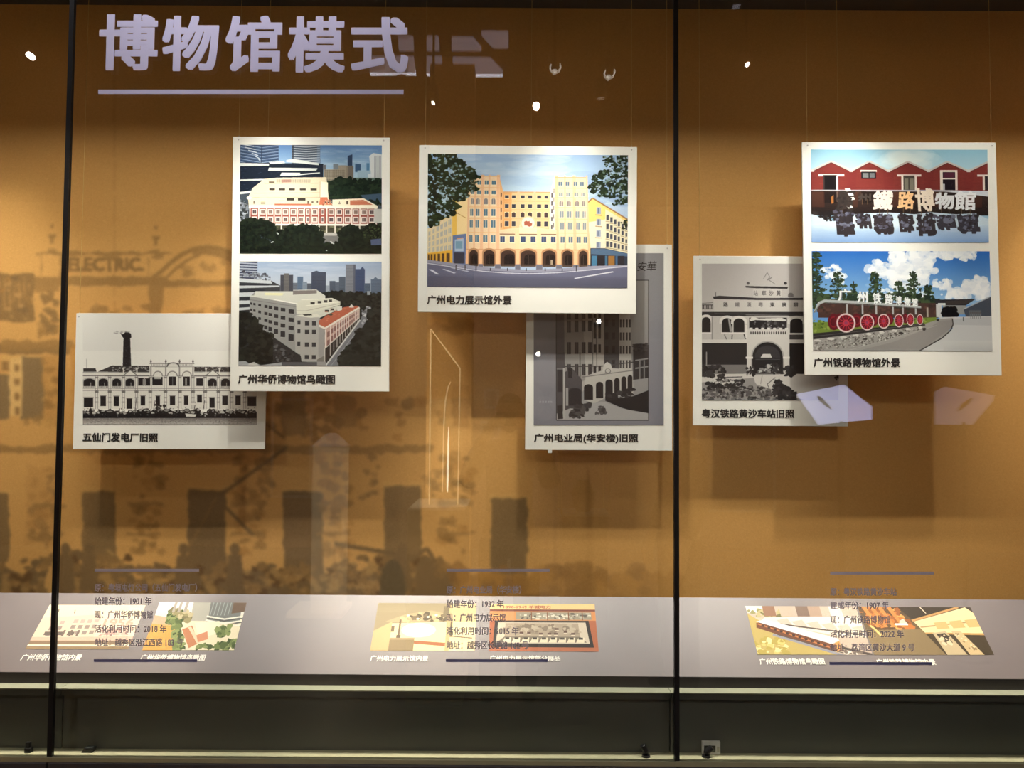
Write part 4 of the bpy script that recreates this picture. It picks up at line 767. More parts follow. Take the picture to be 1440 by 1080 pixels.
M = dict(
    grey_clad=mat('grey_cladding', (74, 72, 78), 0.5, noise=0.06, nscale=6),
    cream_ledge=mat('cream_ledge', (176, 172, 140), 0.45, noise=0.06, nscale=14),
    platform=mat('dark_platform_board', (84, 86, 80), 0.6, noise=0.08, nscale=5),
    nosing=mat('pale_green_nosing', (158, 160, 138), 0.4, noise=0.05, nscale=18),
    charcoal=mat('charcoal_strip', (52, 46, 48), 0.55, noise=0.06, nscale=12),
    shelf=mat('lilac_grey_shelf', (118, 108, 108), 0.42, noise=0.035, nscale=7, bump=0.05),
    board=mat('white_foam_board', (240, 238, 230), 0.5, noise=0.015, nscale=9),
    ink=mat('black_caption_ink', (24, 22, 24), 0.6, noise=0.1, nscale=60),
    white_ink=mat('white_caption_ink', (250, 246, 236), 0.6, noise=0.02, nscale=60),
    vinyl=mat('lavender_vinyl', (218, 214, 246), 0.65, noise=0.03, nscale=20),
    vinyl_dim=mat('grey_violet_vinyl', (232, 222, 240), 0.65, noise=0.03, nscale=20),
    vinyl_shaded=mat('shaded_violet_vinyl', (120, 122, 176), 0.65, noise=0.03, nscale=20),  # same vinyl, with the shade on the lower bars put into its colour
    wire=mat('brass_wire', (226, 190, 120), 0.35, 0.6, noise=0.05, nscale=90),
    steel=mat('brushed_steel', (190, 188, 180), 0.3, 0.9, noise=0.05, nscale=60),
    seal=mat('black_silicone', (30, 30, 33), 0.35, noise=0.1, nscale=40),
    black=mat('black_plastic', (20, 20, 22), 0.4, noise=0.1, nscale=40),
    dark_ceiling=mat('dark_case_ceiling', (70, 66, 60), 0.7, noise=0.06, nscale=6),
    tan_wall=mat('tan_wall_paint', (196, 140, 70), 0.6, noise=0.04, nscale=5),
    hall_wall=mat('hall_wall_paint', (150, 118, 92), 0.8, noise=0.05, nscale=3),
    hall_dark=mat('hall_dark_ceiling', (52, 47, 44), 0.9, noise=0.08, nscale=3),
    hall_floor=mat('hall_floor_stone', (120, 108, 98), 0.35, noise=0.1, nscale=3),
    white=mat('white_plastic', (226, 226, 222), 0.45, noise=0.03, nscale=30),
    lcd=mat('grey_display', (66, 70, 66), 0.25, noise=0.05, nscale=50),
)
GLASS = glass_mat('clear_case_glass', (0.97, 0.985, 0.975))
ACRYL = glass_mat('clear_acrylic', (0.95, 0.96, 0.95))

# ------------------------------------------------------------------ the case: structure
def struct(name, mb, m, parent=None): 
    o = mb.build(name, m, parent)
    if parent is None: tag(o, kind='structure')
    return o

# mural printed on wallpaper: an enlarged sepia photograph of an old building, fading out to the right
WX0, WX1, WZ0, WZ1 = CASE_X0, CASE_X1, 0.60, CEIL_Z
MK = 330.0
def mural_tf(p):
    q = np.array([tuple(at_y(x, y, WALL_Y)) for x, y in p]); return np.stack([(q[:, 0] - WX0) * MK, (WZ1 - q[:, 2]) * MK], 1)
def paint_mural():
    P = Paint((0, 0, 1440, 840), 1, (210, 158, 90), 41, mural_tf, (int((WX1 - WX0) * MK), int((WZ1 - WZ0) * MK)))
    d1, d2, d3, lt = (162, 122, 70), (144, 110, 66), (128, 100, 64), (216, 168, 98)
    def rag(x0, y0, x1, y1, c, al=1.0, j=2.0):
        pts = []
        for (ax, ay), (bx, by) in zip(((x0, y0), (x1, y0), (x1, y1), (x0, y1)), ((x1, y0), (x1, y1), (x0, y1), (x0, y0))):
            n = max(2, int(math.hypot(bx - ax, by - ay) / 9))
            for k in range(n): pts.append((ax + (bx - ax) * k / n + P.r.uniform(-j, j), ay + (by - ay) * k / n + P.r.uniform(-j, j)))
        P.poly(pts, c, al)
    def blobs(x0, y0, x1, y1, n, r, cs, al=.9): P.leaves([(x0, y0), (x1, y0), (x1, y1), (x0, y1)], n, r, cs, al, .4)
    # continues to the left outside the picture the way the facade does
    rag(-330, 392, -6, 452, d2); rag(-330, 484, 100, 497, d2, .9); rag(-330, 628, 100, 637, d1)
    # parapet with urns, lettered panel and arched gable
    for x, y in ((73, 318), (219, 320)):
        P.ell(x, y, 2.5, 3, d1); P.poly([(x - 6, y + 11), (x + 7, y + 11), (x + 2, y + 20), (x + 3, y + 25), (x - 3, y + 25), (x - 2, y + 20)], d1); rag(x - 5, y + 30, x + 6, y + 36, d1, .8, 1.5)
    rag(50, 354, 92, 359, d1); rag(57, 359, 59, 388, d1, .8, 1); rag(82, 357, 90, 390, d1, .7); rag(90, 354, 242, 358, d1)
    P.text('ELECTRIC.', 95, 361.5, 203, 381.5, (146, 110, 64), 0.055); rag(146, 354, 166, 365, d1, .8); rag(213, 358, 230, 364, d1, .8); rag(208, 360, 210, 388, d1, .5, 1)
    rag(40, 389, 230, 402, d1, 1, 1.5)
    arc = [(214, 391), (226, 382), (240, 369), (255, 358), (272, 350), (293, 347), (312, 350), (330, 357), (352, 372), (375, 392)]
    P.line(arc, 6, d1); P.line([(x + (8 if x < 293 else -8), y + 8) for x, y in arc], 4, d1); P.line([(270, 355), (293, 352), (316, 356), (345, 372)], 8, d1, .9)
    blobs(250, 366, 335, 388, 16, 5, [d1], .5); rag(224, 394, 520, 403, d1); rag(209, 402, 228, 442, d1, .9, 2.5); blobs(205, 430, 235, 442, 8, 6, [d1], .8)
    blobs(120, 432, 180, 442, 14, 6, [d1], .7); blobs(260, 434, 330, 442, 14, 6, [d1], .6)
    # left: balcony with ironwork, column with ornaments, windows
    rag(-40, 384, 48, 452, d2); blobs(-30, 390, 46, 445, 26, 5, [(168, 122, 66), d1, d3], .7)
    for x in range(-30, 46, 7): rag(x, 388 + P.r.uniform(0, 12), x + 2.5, 410 + P.r.uniform(-6, 26), (178, 134, 78), .8, 1)
    blobs(-30, 395, 46, 450, 18, 4, [(186, 142, 84)], .8)
    rag(50, 390, 84, 410, d1, .9); blobs(58, 406, 82, 470, 26, 6, [d1, d2], .8); rag(52, 452, 58, 478, d1, .6); blobs(60, 440, 80, 466, 12, 5, [d2], .8)
    rag(0, 478, 104, 492, d1, .9, 2.5); rag(100, 486, 130, 640, (190, 134, 64), .5, 3)
    rag(-10, 500, 62, 506, lt, .8); rag(30, 502, 62, 590, (140, 112, 74)); rag(-10, 526, 14, 590, (140, 112, 74)); rag(13, 503, 31, 586, (222, 178, 112), .9)
    for y in (512, 532, 552, 572): rag(20, y, 28, y + 10, (150, 112, 66), .9, 1)
    rag(2, 508, 12, 520, (150, 112, 66), .9, 1.5); rag(60, 500, 84, 600, (184, 134, 72), .6, 3); blobs(62, 510, 84, 610, 24, 6, [(150, 110, 60), (206, 156, 86)], .6)
    blobs(36, 584, 56, 596, 8, 5, [d1], .6); rag(-10, 626, 610, 637, d1, .9, 3)
    # ground floor: piers, windows, doorways
    rag(36, 655, 80, 765, (186, 136, 76), .35, 4); blobs(42, 655, 84, 770, 34, 7, [(150, 112, 66), (176, 128, 70)], .5); rag(46, 708, 94, 714, d1, .8); blobs(44, 748, 90, 758, 14, 5, [d1], .7)
    for a, b, t, u in ((-8, 13, 693, 790), (116, 162, 690, 800), (264, 318, 688, 800), (398, 454, 690, 800), (540, 592, 683, 800), (690, 742, 700, 808), (-160, -110, 690, 800)):
        rag(a, t, b, u, d3 if a in (264, 398) else (138, 108, 68)); rag(a - 3, t - 5, b + 4, t, lt, .5)
    for x in (205, 350, 470, 640): blobs(x - 22, 640, x + 24, 780, 46, 7, [(150, 110, 58), (178, 128, 66), (132, 98, 54)], .5); rag(x - 26, 705, x + 26, 711, d1, .7); rag(x - 26, 748, x + 22, 753, d1, .7)
    for x in (375, 520, 610): blobs(x - 12, 642, x + 12, 700, 16, 6, [d2, d1], .6)
    P.line([(404, 628), (304, 700), (356, 752)], 5, d3, .9); P.line([(304, 700), (262, 776)], 3, d2, .8); P.line([(330, 560), (400, 616)], 4, d3, .8); P.line([(200, 570), (300, 640)], 4, d2, .6)  # slanting lines: dark beams mirrored in the glass, painted into the mural
    blobs(320, 556, 620, 618, 50, 9, [(150, 108, 56), (120, 88, 48), (176, 124, 62)], .5); rag(396, 548, 430, 612, d2, .7); rag(470, 556, 500, 600, d1, .7); rag(636, 540, 660, 600, (170, 122, 64), .8)
    rag(600, 446, 662, 560, (216, 154, 76), .6, 3); blobs(606, 450, 660, 470, 10, 8, [(176, 126, 66)], .6)
    # quay with boats, crates and people
    P.line([(470, 764), (600, 786)], 6, d3); P.line([(520, 840), (600, 770), (640, 838)], 6, d3); P.line([(150, 772), (185, 802)], 4, (176, 140, 84))
    for x0, x1, y in ((-300, 0, 796), (0, 66, 786), (80, 190, 782), (190, 330, 800), (330, 500, 796), (480, 640, 782)):
        rag(x0, y + 16, x1, 846, d3, 1, 6); blobs(x0, y, x1, 840, int((x1 - x0) / 2.2), 9, [d3, d2, (110, 80, 46)], 1); blobs(x0, y + 8, x1, 836, int((x1 - x0) / 4), 6, [(178, 138, 82), (162, 122, 70)], .75)
    for x in (92, 125, 258, 330, 566): P.ell(x, 772, 7, 9, d3); P.poly([(x - 14, 830), (x - 9, 780), (x + 9, 780), (x + 14, 830)], d3)
    P.ell(552, 826, 18, 40, (104, 86, 58)); P.ell(598, 814, 14, 34, d3); P.ell(610, 840, 30, 30, d3)
    rag(640, 806, 960, 850, (168, 120, 60), .7, 6); blobs(640, 800, 930, 840, 70, 11, [(160, 114, 58), (186, 134, 66), (140, 100, 54)], .6); rag(792, 790, 836, 842, (150, 108, 56), .6, 4)
    for x in (161, 470, 780, 1092, 1300): P.line([(x, -20), (x, 850)], 1.2, (150, 104, 50), .45)      # wallpaper seams
    P.blur(1, 2)
    # the print grows fainter towards the right
    xs = (np.arange(P.w) / MK + WX0); t = np.clip((xs - 0.05) / 0.75, 0, 1)[None, :, None]
    P.a = P.a * (1 - t) + np.asarray((210, 158, 90), np.float32) * t
    return P.grain(2.5).out()

wall = struct('wall_back', MB().box((CASE_X0, WALL_Y + 0.001, 0.0), (CASE_X1, WALL_Y + 0.08, HALL_Z)), M['tan_wall'])
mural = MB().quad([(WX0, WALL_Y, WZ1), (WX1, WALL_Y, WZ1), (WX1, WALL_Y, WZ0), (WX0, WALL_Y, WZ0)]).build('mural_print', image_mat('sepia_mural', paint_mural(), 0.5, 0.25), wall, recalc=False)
mural['label'] = 'sepia mural of an old building lettered ELECTRIC fading to plain tan'
struct('wall_left', MB().box((CASE_X0 - 0.06, GLASS_F, 0), (CASE_X0, WALL_Y + 0.08, HALL_Z)), M['tan_wall'])
struct('wall_right', MB().box((CASE_X1, GLASS_F, 0), (CASE_X1 + 0.06, WALL_Y + 0.08, HALL_Z)), M['tan_wall'])
struct('ceiling_1', MB().box((CASE_X0, GLASS_B, CEIL_Z), (CASE_X1, WALL_Y, CEIL_Z + 0.05)), M['dark_ceiling'])
# wall of the hall above and below the glass
HEAD_Z = 2.72
struct('wall_front', MB().box((-6, GLASS_F - 0.01, HEAD_Z), (6, GLASS_B + 0.012, HALL_Z)), M['hall_dark'])
struct('wall_front_left', MB().box((-6, GLASS_F - 0.01, 0), (CASE_X0 - .001, GLASS_B, HEAD_Z)), M['hall_dark'])
struct('wall_front_right', MB().box((CASE_X1 + .001, GLASS_F - 0.01, 0), (6, GLASS_B, HEAD_Z)), M['hall_dark'])
# cladding under the glass, one panel per pane with an open joint between
XL, XR = at_y(84, 560, GLASS_F).x, at_y(951.5, 560, GLASS_F).x
JOINT = 0.0055
for i, (a, b) in enumerate(((CASE_X0, XL - JOINT / 2), (XL + JOINT / 2, XR - JOINT / 2), (XR + JOINT / 2, CASE_X1))):
    struct('trim_%d' % (i + 1), MB().box((a, GLASS_F - 0.008, 0.0), (b, GLASS_B + 0.01, LEDGE_Z - 0.012), 0.0015), M['grey_clad'])
# the ledge between the glass and the platform
struct('trim_4', MB().box((CASE_X0, GLASS_F - 0.004, LEDGE_Z - 0.011), (CASE_X1, WALL_Y, LEDGE_Z)), M['cream_ledge'])
# the hall: floor, walls and ceiling around the visitor (seen in the reflections)
struct('floor', MB().box((-6, -5, -0.05), (6, WALL_Y, 0)), M['hall_floor'])
struct('ceiling_2', MB().box((-6, -5, HALL_Z), (6, WALL_Y + 0.08, HALL_Z + 0.06)), M['hall_dark'])
struct('wall_rear', MB().box((-6, -5.06, 0), (6, -5, HALL_Z)), M['hall_wall'])
struct('wall_side_left', MB().box((-6.06, -5, 0), (-6, GLASS_B, HALL_Z)), M['hall_wall'])
struct('wall_side_right', MB().box((6, -5, 0), (6.06, GLASS_B, HALL_Z)), M['hall_wall'])

# ------------------------------------------------------------------ the glass front: three panes with black joints, lettering stuck on the glass
GAP = 0.0125
panes = []
for (a, b), lab in (((CASE_X0, XL - GAP / 2), 'narrow strip of clear front glass left of the left black joint'),
                    ((XL + GAP / 2, XR - GAP / 2), 'wide clear front glass pane carrying the large lavender title lettering'),
                    ((XR + GAP / 2, CASE_X1), 'clear front glass pane right of the right black joint')):
    e = empty('front_glass', ((a + b) / 2, GLASS_F, LEDGE_Z), lab, 'glass pane', 'front glass panes of the showcase')
    MB().box((a, GLASS_F, LEDGE_Z), (b, GLASS_B, HEAD_Z - 0.0005)).build('glass', GLASS, e)
    panes.append(e)
for x, lab in ((XL, 'black vertical glass joint at the left of the title'), (XR, 'black vertical glass joint right of the middle boards')):
    s = MB().box((x - GAP / 2, GLASS_F + 0.001, LEDGE_Z), (x + GAP / 2, GLASS_B - 0.001, HEAD_Z - 0.0005)).build('glass_joint', M['seal'])
    tag(s, lab, 'glass joint', 'black joints between the glass panes')

VY = GLASS_F - 0.0006
def on_glass(x0, yb, x1, yt):            # text box in photo pixels -> origin, right, up on the glass
    o = at_y(x0, yb, VY); r = at_y(x1, yb, VY) - o; u = at_y(x0, yt, VY) - o
    r.z = r.z; return o, r, Vector((0, 0, u.z))
def title_part(t, x0, yb, x1, yt, bold): 
    o, r, u = on_glass(x0, yb, x1, yt); return (t, o, r, u, bold)
TB = 0.030
letter_mesh('title_lettering', [title_part(c, a, yb, b, yt, TB) for c, a, b, yt, yb in (('博', 138, 221, 20, 99), ('物', 227, 307, 22, 100), ('馆', 316, 396, 22, 101), ('模', 404, 485, 23, 102), ('式', 493, 574, 24, 102))], M['vinyl'], panes[1])
letter_mesh('underline', [title_part('|bar', 138, 132, 567.5, 126, 0)], M['vinyl'], panes[1])['label'] = 'long lavender underline beneath the title'
def info(pane, x, y0, w, lines, m, name='text_block'):
    letter_mesh('divider_bar', [title_part('|bar', x, y0 + 2, x + w, y0 - 2, 0)], m, pane)
    letter_mesh(name, [title_part(t, x, yb, x1, yb - 11.5, 0.024) for t, x1, yb in lines], m, pane)
    letter_mesh('divider_bar', [title_part('|bar', x - 1, y0 + 129, x + w - 3, y0 + 125, 0)], M['vinyl_shaded'], pane)
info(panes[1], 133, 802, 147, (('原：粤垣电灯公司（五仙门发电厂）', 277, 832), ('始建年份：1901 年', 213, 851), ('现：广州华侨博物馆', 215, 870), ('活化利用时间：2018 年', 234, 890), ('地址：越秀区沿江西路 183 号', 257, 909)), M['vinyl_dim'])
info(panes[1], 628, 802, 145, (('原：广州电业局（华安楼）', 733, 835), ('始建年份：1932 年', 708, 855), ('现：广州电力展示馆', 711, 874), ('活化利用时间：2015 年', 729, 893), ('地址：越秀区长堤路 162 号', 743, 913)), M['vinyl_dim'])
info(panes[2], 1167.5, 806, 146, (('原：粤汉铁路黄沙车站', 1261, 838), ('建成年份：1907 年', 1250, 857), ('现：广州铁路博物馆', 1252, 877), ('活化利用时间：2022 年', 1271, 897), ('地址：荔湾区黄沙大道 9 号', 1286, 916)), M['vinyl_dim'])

# ------------------------------------------------------------------ platform with pale nosing, sloping shelf with prints
PF = at_y(720, 1055, 2.0).y; 
PLAT_Y = 2.010; NOSE_Y = 1.996; NOSE_Z = at_y(720, 972, NOSE_Y).z; SHELF_Y = 2.031; SHELF_Z0 = at_y(720, 950, SHELF_Y).z
NOSE_Z = at_y(720, 965.5, SHELF_Y).z
JL, JR = at_y(88, 1010, PLAT_Y).x, at_y(942, 1010, PLAT_Y).x
pl = empty('display_platform', ((CASE_X0 + CASE_X1) / 2, PLAT_Y, LEDGE_Z), 'long dark platform with pale metal nosing along the case bottom', 'platform')
for a, b in ((CASE_X0 + .002, JL - .0015), (JL + .0015, JR - .0015), (JR + .0015, CASE_X1 - .002)):
    MB().box((a, PLAT_Y, LEDGE_Z), (b, WALL_Y - 0.002, NOSE_Z - 0.004)).build('front_panel', M['platform'], pl)
    MB().box((a - .001, NOSE_Y, NOSE_Z - 0.0035), (b + .001, SHELF_Y + 0.01, NOSE_Z), 0.0008).build('nosing', M['nosing'], pl)['label'] = 'pale green metal nosing on the platform edge'
    MB().box((a, NOSE_Y + 0.004, NOSE_Z - 0.019), (b, PLAT_Y + 0.004, NOSE_Z - 0.0035)).build('nosing_return', M['platform'], pl)
ALPHA = math.radians(42.5)
TOPD = None
n_sl = Vector((0, -math.sin(ALPHA), math.cos(ALPHA))); p_sl = Vector((0, SHELF_Y, SHELF_Z0))
p_top = on_plane(720, 838.5, p_sl, n_sl)
sh = empty('sloping_shelf', ((CASE_X0 + CASE_X1) / 2, SHELF_Y, NOSE_Z), 'long lilac grey sloping shelf with six prints below the boards', 'shelf')
MB().prism([(CASE_X0 + .002, SHELF_Y + .0005, SHELF_Z0), (CASE_X0 + .002, p_top.y, p_top.z), (CASE_X0 + .002, p_top.y + 0.012, p_top.z - 0.012), (CASE_X0 + .002, SHELF_Y + 0.02, SHELF_Z0 - 0.012)], (CASE_X1 - CASE_X0 - .004, 0, 0)).build('sloping_top', M['shelf'], sh)
MB().box((CASE_X0 + .002, SHELF_Y, NOSE_Z + .0003), (CASE_X1 - .002, SHELF_Y + 0.015, SHELF_Z0)).build('front_strip', M['charcoal'], sh)['label'] = 'charcoal front strip under the sloping top'
OFF = n_sl * 0.0006
SHELF_PRINTS = ((shelf_interior_white, ((70, 850.8), (205, 851), (180.5, 913), (36, 912.6)), '广州华侨博物馆内景', (28, 113, 929, 920)),
    (shelf_aerial_green, ((224.5, 847), (347, 847.7), (329, 914.5), (200, 914.5)), '广州华侨博物馆鸟瞰图', (196, 287.5, 929.5, 920.5)),
    (shelf_interior_hall, ((532, 848), (670, 849), (667.5, 915.5), (520.5, 915)), '广州电力展示馆内景', (520, 602, 930.5, 922)),
    (shelf_exhibits, ((689, 849.5), (836, 850), (842, 916.5), (688, 915.5)), '广州电力展示馆部分展品', (688.5, 788, 930.5, 922)),
    (shelf_train, ((1048, 852.4), (1203, 853), (1227, 920.8), (1065.5, 920.5)), '广州铁路博物馆鸟瞰图', (1069, 1161, 935, 926)),
    (shelf_carriage_hall, ((1206, 853.2), (1364.5, 854.3), (1398, 921), (1229.5, 921)), '广州铁路博物馆内景', (1234, 1317, 935.5, 927)))
SHELF_LABELS = ('washed out print of a white museum interior', 'aerial print of a white building among green trees', 'print of a bright exhibition hall with a grey counter', 'print of a black framed exhibit niche on a red wall', 'print of a brown passenger train beside a station', 'print of a dim railway hall with pale carriage')
for (fn, q, cap, (cx0, cx1, cb, ct)), lb in zip(SHELF_PRINTS, SHELF_LABELS):
    o = MB().quad([on_plane(x, y, p_sl, n_sl) + OFF for x, y in q]).build('print', image_mat(fn.__name__, fn(), 0.5, 0.2), sh, recalc=False); o['label'] = lb
    a = on_plane(cx0, cb, p_sl, n_sl) + OFF * 1.5; r = on_plane(cx1, cb, p_sl, n_sl) + OFF * 1.5 - a; u = on_plane(cx0, ct, p_sl, n_sl) - on_plane(cx0, cb, p_sl, n_sl)
    u -= Vector((1, 0, 0)) * u.x
    letter_mesh('caption', [(cap, a, r, u, 0.03)], M['white_ink'], sh)

# ------------------------------------------------------------------ the hanging boards
def board(label, quad, Y, prints, caption, wires, cap_bold=0.036, tab=None, tilt=0.0):
    TL, TR, BR, BL = quad
    P3 = [at_y(x, y, Y) for x, y in quad]
    e = empty('hanging_board', (P3[3] + P3[2]) / 2, label, 'display board', 'photo boards hung in the showcase')
    T = 0.006
    def loc(x, y, d=0.0):       # photo pixel -> point on the face of the board
        p = at_y(x, y, Y - d); return p
    m = MB().prism(P3, (0, T, 0)); bmesh.ops.bevel(m.bm, geom=list(m.bm.edges), offset=0.0008, segments=1, affect='EDGES')
    m.build('board', M['board'], e)
    for fn, box, lb in prints:
        x0, y0, x1, y1 = box[:4]; q = box[4] if len(box) > 4 else ((x0, y0), (x1, y0), (x1, y1), (x0, y1))
        o = MB().quad([loc(x, y, 0.0006) for x, y in q]).build('print', image_mat(fn.__name__, fn(), 0.45, 0.08), e, recalc=False); o['label'] = lb
    t, x0, x1, yb, yt = caption
    a = loc(x0, yb, 0.0006); r = loc(x1, yb + (x1 - x0) * 0.004, 0.0006) - a; u = Vector((0, 0, (loc(x0, yt) - loc(x0, yb)).z))
    letter_mesh('caption', [(t, a, r, u, cap_bold)], M['ink'], e)
    for wx, wy in wires:
        p = loc(wx, wy, -T / 2)
        MB().tube([p, (p.x, p.y, p.z + (CEIL_Z - p.z) * .5), (p.x, p.y, CEIL_Z)], 0.00065, 6).build('wire', M['wire'], e)
        MB().tube([p + Vector((0, -T / 2 - .0012, -.008)), p + Vector((0, T / 2 + .001, -.008))], 0.0022, 10).tube([p + Vector((0, 0, -.012)), p + Vector((0, 0, .006))], 0.0012, 6).build('wire_clip', M['steel'], e)
    if tab:
        p = loc(*tab); MB().box(p + Vector((-.006, 0, -.009)), p + Vector((.006, T, .002)), .0008).build('bottom_clip', M['white'], e)
    return e
YB, YF = 2.352, 2.312
board('white board with black and white photo of a riverside power station with chimney', ((107.2, 440.4), (376, 441), (372.2, 631.8), (102.3, 631.8)), YB,
      [(print_power_station, (116.5, 443.5, 361, 596.8), 'black and white print of a long arcaded building with chimney')], ('五仙门发电厂旧照', 116, 222, 621, 608.5), [(112, 442), (372, 442)])
board('white portrait board with two colour aerial photos of a terraced white building', ((327.6, 192.3), (548.2, 193.5), (547, 550.5), (323.5, 550)), YF,
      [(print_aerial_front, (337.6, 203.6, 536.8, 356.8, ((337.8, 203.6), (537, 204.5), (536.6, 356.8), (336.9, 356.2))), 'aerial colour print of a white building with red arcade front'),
       (print_aerial_corner, (336, 367.6, 536, 514.6, ((336.8, 367.6), (536.6, 368.2), (535.8, 514.6), (335.2, 514))), 'greyish aerial print of the same building from its corner')],
      ('广州华侨博物馆鸟瞰图', 334.5, 471, 539.6, 526.6), [(336, 193.5), (540, 194.5)])
board('white landscape board with colour photo of a peach building with two towers', ((589.4, 203.9), (896, 206.7), (894.4, 441.4), (587.5, 438.6)), YF,
      [(print_power_hall, (601.5, 216.3, 883, 404, ((601.8, 216.2), (883.3, 218.3), (882.3, 405.2), (600.8, 403.2))), 'colour print of a peach two towered building above street arcades')],
      ('广州电力展示馆外景', 600.5, 719.4, 428, 415), [(598, 205), (888, 207.6)])
board('white board with grey photo of an old city tower behind the peach building board', ((741, 343), (945, 344), (945.3, 633.9), (738.3, 632.5)), YB,
      [(print_old_tower, (750.5, 356, 933.3, 597.8), 'grey print of an old tower block on a mount')], ('广州电业局(华安楼)旧照', 751, 897.5, 623, 609.8), [(746, 345), (938, 346)], tab=(773.5, 633))
board('white board with black and white photo of an old station partly hidden on the right', ((975.3, 359.6), (1192.4, 361), (1192.7, 599.7), (974.6, 598)), YB,
      [(print_old_station, (987, 370.7, 1179.5, 562.9), 'black and white print of an old station with arched porch')], ('粤汉铁路黄沙车站旧照', 986.7, 1117, 587.6, 575), [(984, 361.5), (1180, 362)])
board('white portrait board with red warehouses photo above a red wheeled sign photo', ((1127.6, 199.8), (1400.3, 200.4), (1408.8, 528.3), (1131.8, 527.4)), YF - .012,
      [(print_red_warehouses, (1140.3, 210.3, 1390, 341, ((1140.2, 210.2), (1388.6, 210.6), (1390.6, 341.2), (1141.2, 340.8))), 'colour print of red gabled warehouses mirrored in water'),
       (print_rail_museum, (1141.5, 353.3, 1395, 493.5, ((1141.4, 353), (1391.6, 353.4), (1395.8, 493.8), (1143.4, 493.2))), 'colour print of a sign standing on red train wheels')],
      ('广州铁路博物馆外景', 1144, 1266, 516, 503), [(1135, 201.5), (1394, 202)])

# ------------------------------------------------------------------ small things on the ledge behind the glass
def mini_light(x, y, lean, label, tall=0.030):
    p = at_y(x, y, 1.986); z = LEDGE_Z
    e = empty('mini_spotlight', (p.x, p.y, z), label, 'mini light', 'small black lights on the ledge')
    MB().tube([(p.x, p.y, z), (p.x, p.y, z + .004)], [.011, .010], 14).build('base', M['black'], e)
    d = Vector((math.sin(lean), 0, math.cos(lean)))
    MB().tube([Vector((p.x, p.y, z + .003)), Vector((p.x, p.y, z + .012))], .003, 8).build('stem', M['black'], e)
    a = Vector((p.x, p.y, z + .011)) - d * .004
    MB().tube([a, a + d * .006, a + d * tall * .75, a + d * tall * .8], [.005, .0075, .0075, .006], 12).build('lamp_head', M['black'], e, smooth=False)
mini_light(908.5, 1060, -0.5, 'small black light tilted left on the ledge beside the right glass joint')
mini_light(993, 1060, 0.85, 'small black light leaning right before the white gauge on the ledge')
p = at_y(40, 1060, 1.986)
e = empty('cable_block', (p.x, p.y, LEDGE_Z), 'small black upright block on the ledge left of the left joint', 'block')
MB().box((p.x - .0075, p.y - .006, LEDGE_Z), (p.x + .008, p.y + .006, LEDGE_Z + .012), .001).build('base', M['black'], e)
MB().box((p.x - .0065, p.y - .004, LEDGE_Z + .0115), (p.x + .005, p.y + .004, LEDGE_Z + .0255), .001).build('plug', M['black'], e)
p = at_y(122, 1061, 1.984)
e = empty('sensor_box', (p.x, p.y, LEDGE_Z), 'low black box with glossy top on the ledge right of the left joint', 'sensor')
MB().prism([(p.x - .014, p.y, LEDGE_Z), (p.x + .012, p.y, LEDGE_Z), (p.x + .016, p.y, LEDGE_Z + .0105), (p.x - .008, p.y, LEDGE_Z + .0105)], (0, .018, 0)).build('body', M['black'], e)
MB().box((p.x - .006, p.y + .003, LEDGE_Z + .0106), (p.x + .014, p.y + .015, LEDGE_Z + .0118), .0004).build('glossy_top', M['lcd'], e)
p = at_y(1000, 1058, 2.003)
e = empty('humidity_gauge', (p.x, p.y, LEDGE_Z), 'small white humidity gauge with grey display standing on the ledge', 'gauge')
MB().box((p.x - .024, p.y - .004, LEDGE_Z), (p.x + .023, p.y + .004, LEDGE_Z + .033), .0015).build('housing', M['white'], e)
MB().box((p.x - .019, p.y - .0046, LEDGE_Z + .006), (p.x + .010, p.y - .003, LEDGE_Z + .023)).build('display', M['lcd'], e)
MB().box((p.x + .014, p.y - .005, LEDGE_Z + .007), (p.x + .020, p.y - .003, LEDGE_Z + .020), .0005).build('button', M['steel'], e)

# ------------------------------------------------------------------ lamps
def spot(name, loc, aim, power, size, blend, color, radius, parent=None):
    l = bpy.data.lights.new(name, 'SPOT'); l.energy = power; l.spot_size = math.radians(size); l.spot_blend = blend; l.color = color; l.shadow_soft_size = radius
    o = bpy.data.objects.new(name, l); C.objects.link(o)
    d = Vector(aim) - Vector(loc); o.rotation_euler = d.to_track_quat('-Z', 'Y').to_euler(); o.location = loc
    if parent is not None: o.parent = parent; o.matrix_parent_inverse = PINV(parent)
    return o
LENS_W = mat('glowing_warm_lens', (255, 236, 200), emit=30)
for i, x in enumerate(CASE_SPOTS):
    e = empty('case_spotlight', (x, CASE_SPOT_Y, CEIL_Z), 'small black spotlight under the case ceiling, %s from the left end' % ('first', 'second', 'third', 'fourth', 'fifth', 'sixth')[i], 'spotlight', 'spotlights under the case ceiling')
    c = Vector((x, CASE_SPOT_Y, CASE_SPOT_Z)); d = (Vector((x, 2.395, 0.72)) - c).normalized()
    MB().tube([(x, CASE_SPOT_Y, CEIL_Z), (x, CASE_SPOT_Y, CEIL_Z - .02)], .012, 10).build('stem', M['black'], e)
    MB().tube([c - d * .035, c - d * .004], .022, 14, True).build('housing', M['black'], e)
    MB().tube([c - d * .003, c - d * .001], .017, 14).build('lens', LENS_W, e)
    spot('lamp', c + d * .002, c + d, CASE_SPOT_POWER * (.7, .8, 1, 1, 1, .9)[i], 58, 1.0, CASE_SPOT_COLOR, 0.012, e)

